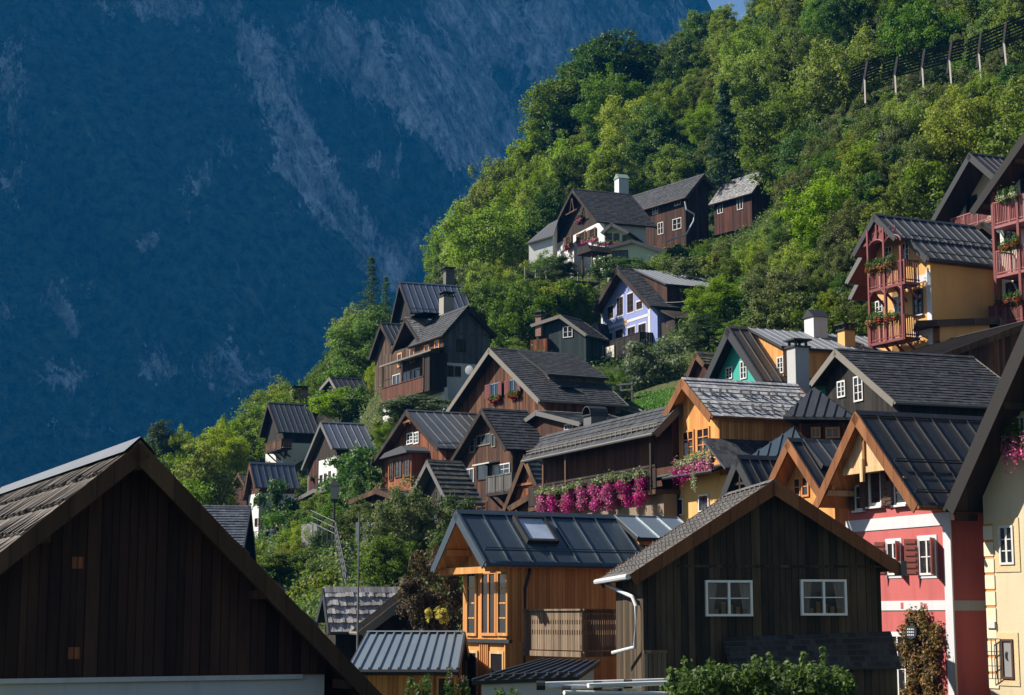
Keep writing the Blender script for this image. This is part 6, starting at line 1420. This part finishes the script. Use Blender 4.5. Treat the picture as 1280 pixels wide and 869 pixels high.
person('person in a black top and pale jeans, right of the little group on the lane',345.5,694,140,(.015,.015,.02),(.22,.26,.34),(.08,.05,.03),R(-40),1.68)
person('person in black looking over the pale terrace wall',379,690,106,(.02,.02,.02),(.03,.03,.04),(.02,.015,.01),R(30),1.7)
# hedge in the foreground
g=np.random.default_rng(5); cen=[]
for i in range(130):
    x=g.uniform(-.5,1); px=850+ (x+.5)/1.5*200; cen.append(at(px+g.normal()*8,855+g.uniform(-16,30)+abs(px-955)*.05,35+g.uniform(-.7,.9)))
c0=at(950,890,35); cen=np.array([list(c-c0) for c in cen]); Q=leaf_arrays(g,cen,19000,np.tile([[.24,.24,.2]],(len(cen),1)),.05)
sh=[]
for px,py in ((857,822),(875,836),(888,826),(905,834),(925,842),(945,822),(952,838),(970,830),(985,828),(1005,818),(1028,812),(1045,836),(838,838),(1060,842),(1016,832),(848,846),(962,818)):
    b=at(px+g.normal()*4,865,35+g.uniform(-.5,.5)); tpp=at(px,py,b.y)
    for f in np.linspace(0,1,14): sh.append(list(b.lerp(tpp,f)-c0))
sh=np.array(sh); Q=np.concatenate([Q,leaf_arrays(g,sh,2600,np.tile([[.09,.09,.06]],(len(sh),1)),.05)])
o=bpy.data.objects.new('garden_hedge',quads_mesh('garden_hedge',Q,[leaf((.07,.12,.018),(.11,.16,.03),(.04,.07,.012),.4,.1),leaf((.05,.09,.018),(.08,.12,.03),(.03,.05,.012),.35,.1)],g.choice(2,len(Q)))); col.objects.link(o); o.location=c0; tag(o,'untrimmed leafy hedge with upright shoots in front of the blackened board house','hedge')
mbt=MB(); 
for px in (870,910,950,990,1030): b=at(px,900,35)-c0; mbt.tube([b-Vector((0,0,.6)),b+Vector((.05,0,.55))],.02,5)
mbt.build('stem',BARK,o)
def plant(label,px,ptop,Dd,w,n=500,mat=LEAFG,name='garden_plant',fl=None,pb=890,sz=.045):
    g=np.random.default_rng(int(px*7)); b=at(px,pb,Dd); h=at(px,ptop,Dd).z-b.z; cen=[]
    for k in range(max(3,int(w*9))):
        x,y=g.uniform(-w/2,w/2),g.uniform(-.3,.3); hh=h*g.uniform(.6,1)
        for f in np.linspace(.1,1,9): cen.append((x+g.normal()*.03,y+g.normal()*.03,hh*f))
    cen=np.array(cen); rt=empty(name,b,0,label,'plant'); o=bpy.data.objects.new('foliage',quads_mesh('foliage',leaf_arrays(g,cen,n,np.tile([[.1,.1,.1]],(len(cen),1)),sz),mat)); col.objects.link(o); o.parent=rt
    if fl: ct=cen[cen[:,2]>h*.7]; o=bpy.data.objects.new('blossom',quads_mesh('blossom',leaf_arrays(g,ct,n//4,np.tile([[.08,.08,.08]],(len(ct),1)),sz*.8),fl)); col.objects.link(o); o.parent=rt
    return rt
plant('sunlit tall weeds before the door of the pale metal roofed shed',523,838,43,.45,600)
plant('mauve flowered stalks in front of the larch house corner',573,838,43,.5,420,fl=petal((.30,.16,.28)))
plant('yellow green sprigs poking up before the white walled shed',632,858,41,.8,260)
plant('spiky yellow leaved plant on the shed wing roof terrace',546,762,63,.8,260,mat=leaf((.45,.33,.03),(.5,.4,.06),(.25,.2,.03),.3,.1),pb=775,sz=.10)
# vine round the red house door, sign over it, potted things
c,w,h=D.rect('g',1137,766,1176,880); g=np.random.default_rng(9); cen=[]
for k in range(70):
    t_=g.uniform(0,1); a=math.pi*t_; r_=1
    if t_<.32: q_=(-w/2+.25,-h/2+h*.72*t_/.32)
    elif t_>.68: q_=(w/2-.25,-h/2+h*.72*(1-t_)/.32)
    else: aa=math.pi*(1-(t_-.32)/.36); q_=((w/2-.25)*math.cos(aa),-h/2+h*.72+h*.22*math.sin(aa))
    cen.append((q_[0]+g.normal()*.2,-.18+g.normal()*.06,q_[1]+g.normal()*.1))
wp=D.world(c); o=bpy.data.objects.new('door_vine',quads_mesh('door_vine',leaf_arrays(g,np.array(cen),5200,np.tile([[.26,.16,.26]],(70,1)),.06),[L_RUST,leaf((.20,.10,.025),(.28,.15,.04),(.10,.07,.02),.3,.1),LEAFG],g.choice(3,5200,p=[.3,.62,.08]))); col.objects.link(o); o.location=wp; o.rotation_euler=(0,0,D.psi); tag(o,'autumn brown creeper arching around the door of the red house','climbing plant')
mb=MB(); mb.tube([(-w/2+.25,-.12,-h/2),(-w/2+.25,-.12,h*.1)],.04,5); mb.tube([(w/2-.25,-.12,-h/2),(w/2-.25,-.12,h*.1)],.04,5); mb.build('stem',BARK,o)
sg=D.world(D.rect('g',1149,784,1160,797)[0]); rt=empty('door_sign',sg,D.psi,'round dark sign hanging over the door of the red house','sign'); mb=MB()
mb.prism([(.30*math.cos(R(a)),.21*math.sin(R(a))) for a in range(0,360,20)],-.48,-.42); mb.build('board',paint((.03,.035,.05),.4),rt); mb=MB(); rr=random.Random(2)
for k in range(3):
    for j in range(4): x=-.18+j*.095; mb.box(x,x+.06,-.49,-.482,.08-k*.09,.12-k*.09)
mb.build('lettering',WPAINT,rt)
for x,zz,ww,hh_ in ((-.9,.0,.14,.2),(.3,.0,.10,.2),(.5,.03,.18,.07),(.56,-.06,.16,.1)):
    c,w_,h_=D.rect('g',1128,751.5,1150,762.5); mb=MB(); mb.box(-ww/2,ww/2,-.04,-.032,-hh_/2,hh_/2); o=mb.build('house_numeral',P_RED); D.place(o,c+Vector((x*.9+.35,0,zz)),0)
fl=AA.world(AA.rect('g',1252,240,1262,246,out=1.32)[0])
def box_at(H,face,px,py,out,w,label,flm,n=420,mat=LEAFG,drop=.3,pl=None,group=None,size=.06,h=.35,share=None):
    c=H.rect(face,px-1,py-1,px+1,py+1,out=out,pl=pl)[0]; rot=H.psi+{'g':0,'r':math.pi/2,'l':-math.pi/2}[face]
    planter('flower_box',label,'flower box',H.world(c),rot,w,mat,flm,drop,h,n=n,size=size,group=group,share=share or (.22 if flm in (ORFL,REDFL) or isinstance(flm,list) and ORFL in flm else .55))
GA='window boxes of the guesthouses'
box_at(AA,'g',1260,245,1.35,1.3,'flower box with yellow green plants on the top pink balcony at the right edge',PALEFL,h=.7,n=700)
box_at(AA,'g',1262,307,1.35,1.3,'flower box on the middle pink balcony at the right edge',ORFL,h=.7,n=600)
box_at(AA,'g',1262,376,1.35,1.5,'dark leaved flower box on the lowest balcony at the right edge',REDFL,h=.6,n=600)
box_at(CCh,'g',1093,335,1.1,1.0,'left flower box on the upper balcony of the yellow house',ORFL,h=.7,n=700); box_at(CCh,'g',1110,331,1.1,1.0,'right flower box on the upper balcony of the yellow house',ORFL,h=.7,n=700)
box_at(CCh,'g',1094,402,1.1,1.0,'left flower box on the lower balcony of the yellow house',ORFL,h=.7,n=700); box_at(CCh,'g',1112,399,1.1,1.1,'right flower box on the lower balcony of the yellow house, with more red',REDFL,h=.6,n=600)
box_at(G,'g',858,584,.75,1.9,'magenta flower box under the left gable window of the orange chalet',[MAGENTA],n=900,drop=.7,mat=SILVER,h=.5); box_at(G,'g',877,577,.75,1.9,'pink and green flower box under the right gable window of the orange chalet',[PINK],n=900,drop=.6,mat=SILVER,h=.6)
FSEED[0]+=1; plant('pale trailing plant hanging at the corner of the orange chalet eaves',866,590,73,.3,200,mat=SILVER,pb=613,name='trailing_plant')
box_at(I,'g',619,500,.15,1.2,'red geranium box under the left window of the brown gable house',REDFL,size=.08); box_at(I,'g',643,495,.15,1.2,'red geranium box under the right window of the brown gable house',REDFL,size=.08)
for px,py,lab in ((711,309,'pink flower box under the left shuttered window of the white farmhouse'),(728,304,'pink flower box under the middle shuttered window of the white farmhouse'),(741,300,'pink flower box under the right shuttered window of the white farmhouse'),(725,274,'pink flower box under the gable window of the white farmhouse')): box_at(Rr,'g',px,py,.2,1.5,lab,PINK,size=.10,n=300)
box_at(R2,'g',762,305,.3,2.2,'pink flower box along the porch windows of the white farmhouse',PINK,size=.10,n=400)
box_at(E,'g',1281,548,.35,1.4,'pink geraniums spilling from a window box on the cream house',[PINK],n=1000,drop=.9,h=1.0,size=.05)
box_at(FFh,'l' if 0 else 'g',390,600,.2,.1,'tiny red flower pot beside the white wall of the brown and white house',REDFL,size=.08,n=120)
c=F3.W@F3.rect('g',377,643,383,647,out=.25)[0]; planter('flower_box','scarlet geraniums under the lower windows of the brown and white house','flower box',c,F3.psi,2.4,LEAFG,REDFL,.3,.3,n=400,size=.08,share=1.2)
c=J.W@J.rect('g',474,608,478,612,out=1.0)[0]; planter('flower_box','orange flowering hanging pot left of the boxed bay window','hanging pot',c,J.psi,.9,LEAFG,ORFL,.5,.5,n=500,size=.08,share=1.2)
# overhead cable and pole rack at the bottom
def cable(label,a,b,sag=.5,r=.025):
    A_,B_=at(*a),at(*b); o=MB(); o.tube([A_.lerp(B_,k/14)-Vector((0,0,sag*4*(k/14)*(1-k/14))) for k in range(15)],r,5); ob=o.build('overhead_cable',paint((.10,.10,.10),.5)); tag(ob,label,'cable')
cable('long sagging cable crossing the dark bushes above the lilac house roof',(806,377,156),(1000,325,140),1.2,.035)
dp=at(588,463,136); rt=empty('satellite_dish',dp,R(-30),'white satellite dish on the slope side of the grey gable house','dish'); mb=MB()
for k in range(16):
    a0,a1=k*math.pi/8,(k+1)*math.pi/8
    for r0,r1 in ((0,.2),(.2,.36)): mb.poly([(r0*math.cos(a0),.25*r0*r0-.25,r0*math.sin(a0)),(r1*math.cos(a0),.25*r1*r1-.25,r1*math.sin(a0)),(r1*math.cos(a1),.25*r1*r1-.25,r1*math.sin(a1)),(r0*math.cos(a1),.25*r0*r0-.25,r0*math.sin(a1))])
mb.build('reflector',paint((.30,.31,.32)),rt); mb=MB(); mb.tube([(0,-.25,0),(0,.3,-.1),(0,.3,-1.6)],.04,6); mb.build('mast',STEEL,rt)
rt=empty('awning_frame',at(650,860,41),0,'folded white awning frame with black joint caps in front of the board house','awning'); base=rt.location
AL=paint((.62,.62,.60),.35)
mb=MB()
for a,b in (((676,855.5,41),(850,850,44.5)),((676,858,41),(800,860,43)),((735,857,41.5),(858,853,43)),((705,866,41),(860,868,43))): mb.tube([at(*a)-base,at(*b)-base],.055,8)
mb.build('pole',AL,rt); 
for a in ((676,857,41),(747,857,41.8),(785,855,42.5),(708,863,41.2),(772,866,42),(845,862,43)): p=at(*a)-base; mb=MB(); mb.tube([p+Vector((-.10,0,0)),p+Vector((.10,0,0))],.11,10); mb.build('joint_cap',IRON,rt)
rt=empty('board_fence',at(806,890,48.5),R(3),'short pale weathered board fence at the corner of the blackened house','fence'); mb=MB(); h=at(806,814,48.5).z-at(806,890,48.5).z
for k in range(5): x=k*.125; mb.box(x,x+.095,-.015,.015,-.5,h)
mb.build('boards',WEATHERED,rt); mb=MB(); mb.box(-.02,.62,-.07,-.018,h-.06,h+.02); mb.build('rail',WEATHERED,rt)
# ---------------------------------------------------------------- air, light, camera
V_=bpy.data.materials.new('haze'); V_.use_nodes=True; nt=V_.node_tree; nt.nodes.clear(); om=nt.nodes.new('ShaderNodeOutputMaterial'); pv=nt.nodes.new('ShaderNodeVolumePrincipled')
pv.inputs['Color'].default_value=(.015,.355,1,1); pv.inputs['Density'].default_value=HAZE_D; pv.inputs['Anisotropy'].default_value=0.0; nt.links.new(pv.outputs[0],om.inputs['Volume'])
mb=MB(); mb.box(-1950,1750,-70,2600,-30,800); hz=mb.build('haze',V_); tag(hz,kind='stuff')
EL=R(SUN_EL); AZ=R(SUN_AZ)
sd=Vector((math.sin(AZ)*math.cos(EL),math.cos(AZ)*math.cos(EL),math.sin(EL)))
sl_=bpy.data.lights.new('sun','SUN'); sl_.energy=SUN_S; sl_.angle=R(.53); sl_.color=(1,.93,.82); so=bpy.data.objects.new('sun',sl_); col.objects.link(so); so.rotation_euler=sd.to_track_quat('Z','Y').to_euler(); so.location=(-60,40,80)
w=bpy.data.worlds.new('World'); sc.world=w; w.use_nodes=True; nt=w.node_tree; bg=nt.nodes['Background']; sk=nt.nodes.new('ShaderNodeTexSky'); sk.sky_type='NISHITA'; sk.sun_disc=False; sk.sun_elevation=EL; sk.sun_rotation=AZ
sk.altitude=500; nt.links.new(sk.outputs[0],bg.inputs[0]); bg.inputs[1].default_value=SKY_S
cd=bpy.data.cameras.new('camera'); cam=bpy.data.objects.new('camera',cd); col.objects.link(cam); cd.sensor_width=36; cd.lens=36*F/1280; cd.clip_start=.5; cd.clip_end=6000
cam.rotation_euler=(math.pi/2+PITCH,0,0); sc.camera=cam
vs=sc.view_settings; vs.view_transform='Standard'; vs.look='None'; vs.exposure=EXPO; vs.gamma=1
cy=sc.cycles; cy.max_bounces=6; cy.diffuse_bounces=3; cy.glossy_bounces=2; cy.transmission_bounces=3; cy.transparent_max_bounces=4; cy.volume_bounces=0; cy.use_denoising=True; cy.caustics_reflective=False; cy.caustics_refractive=False; cy.sample_clamp_indirect=4
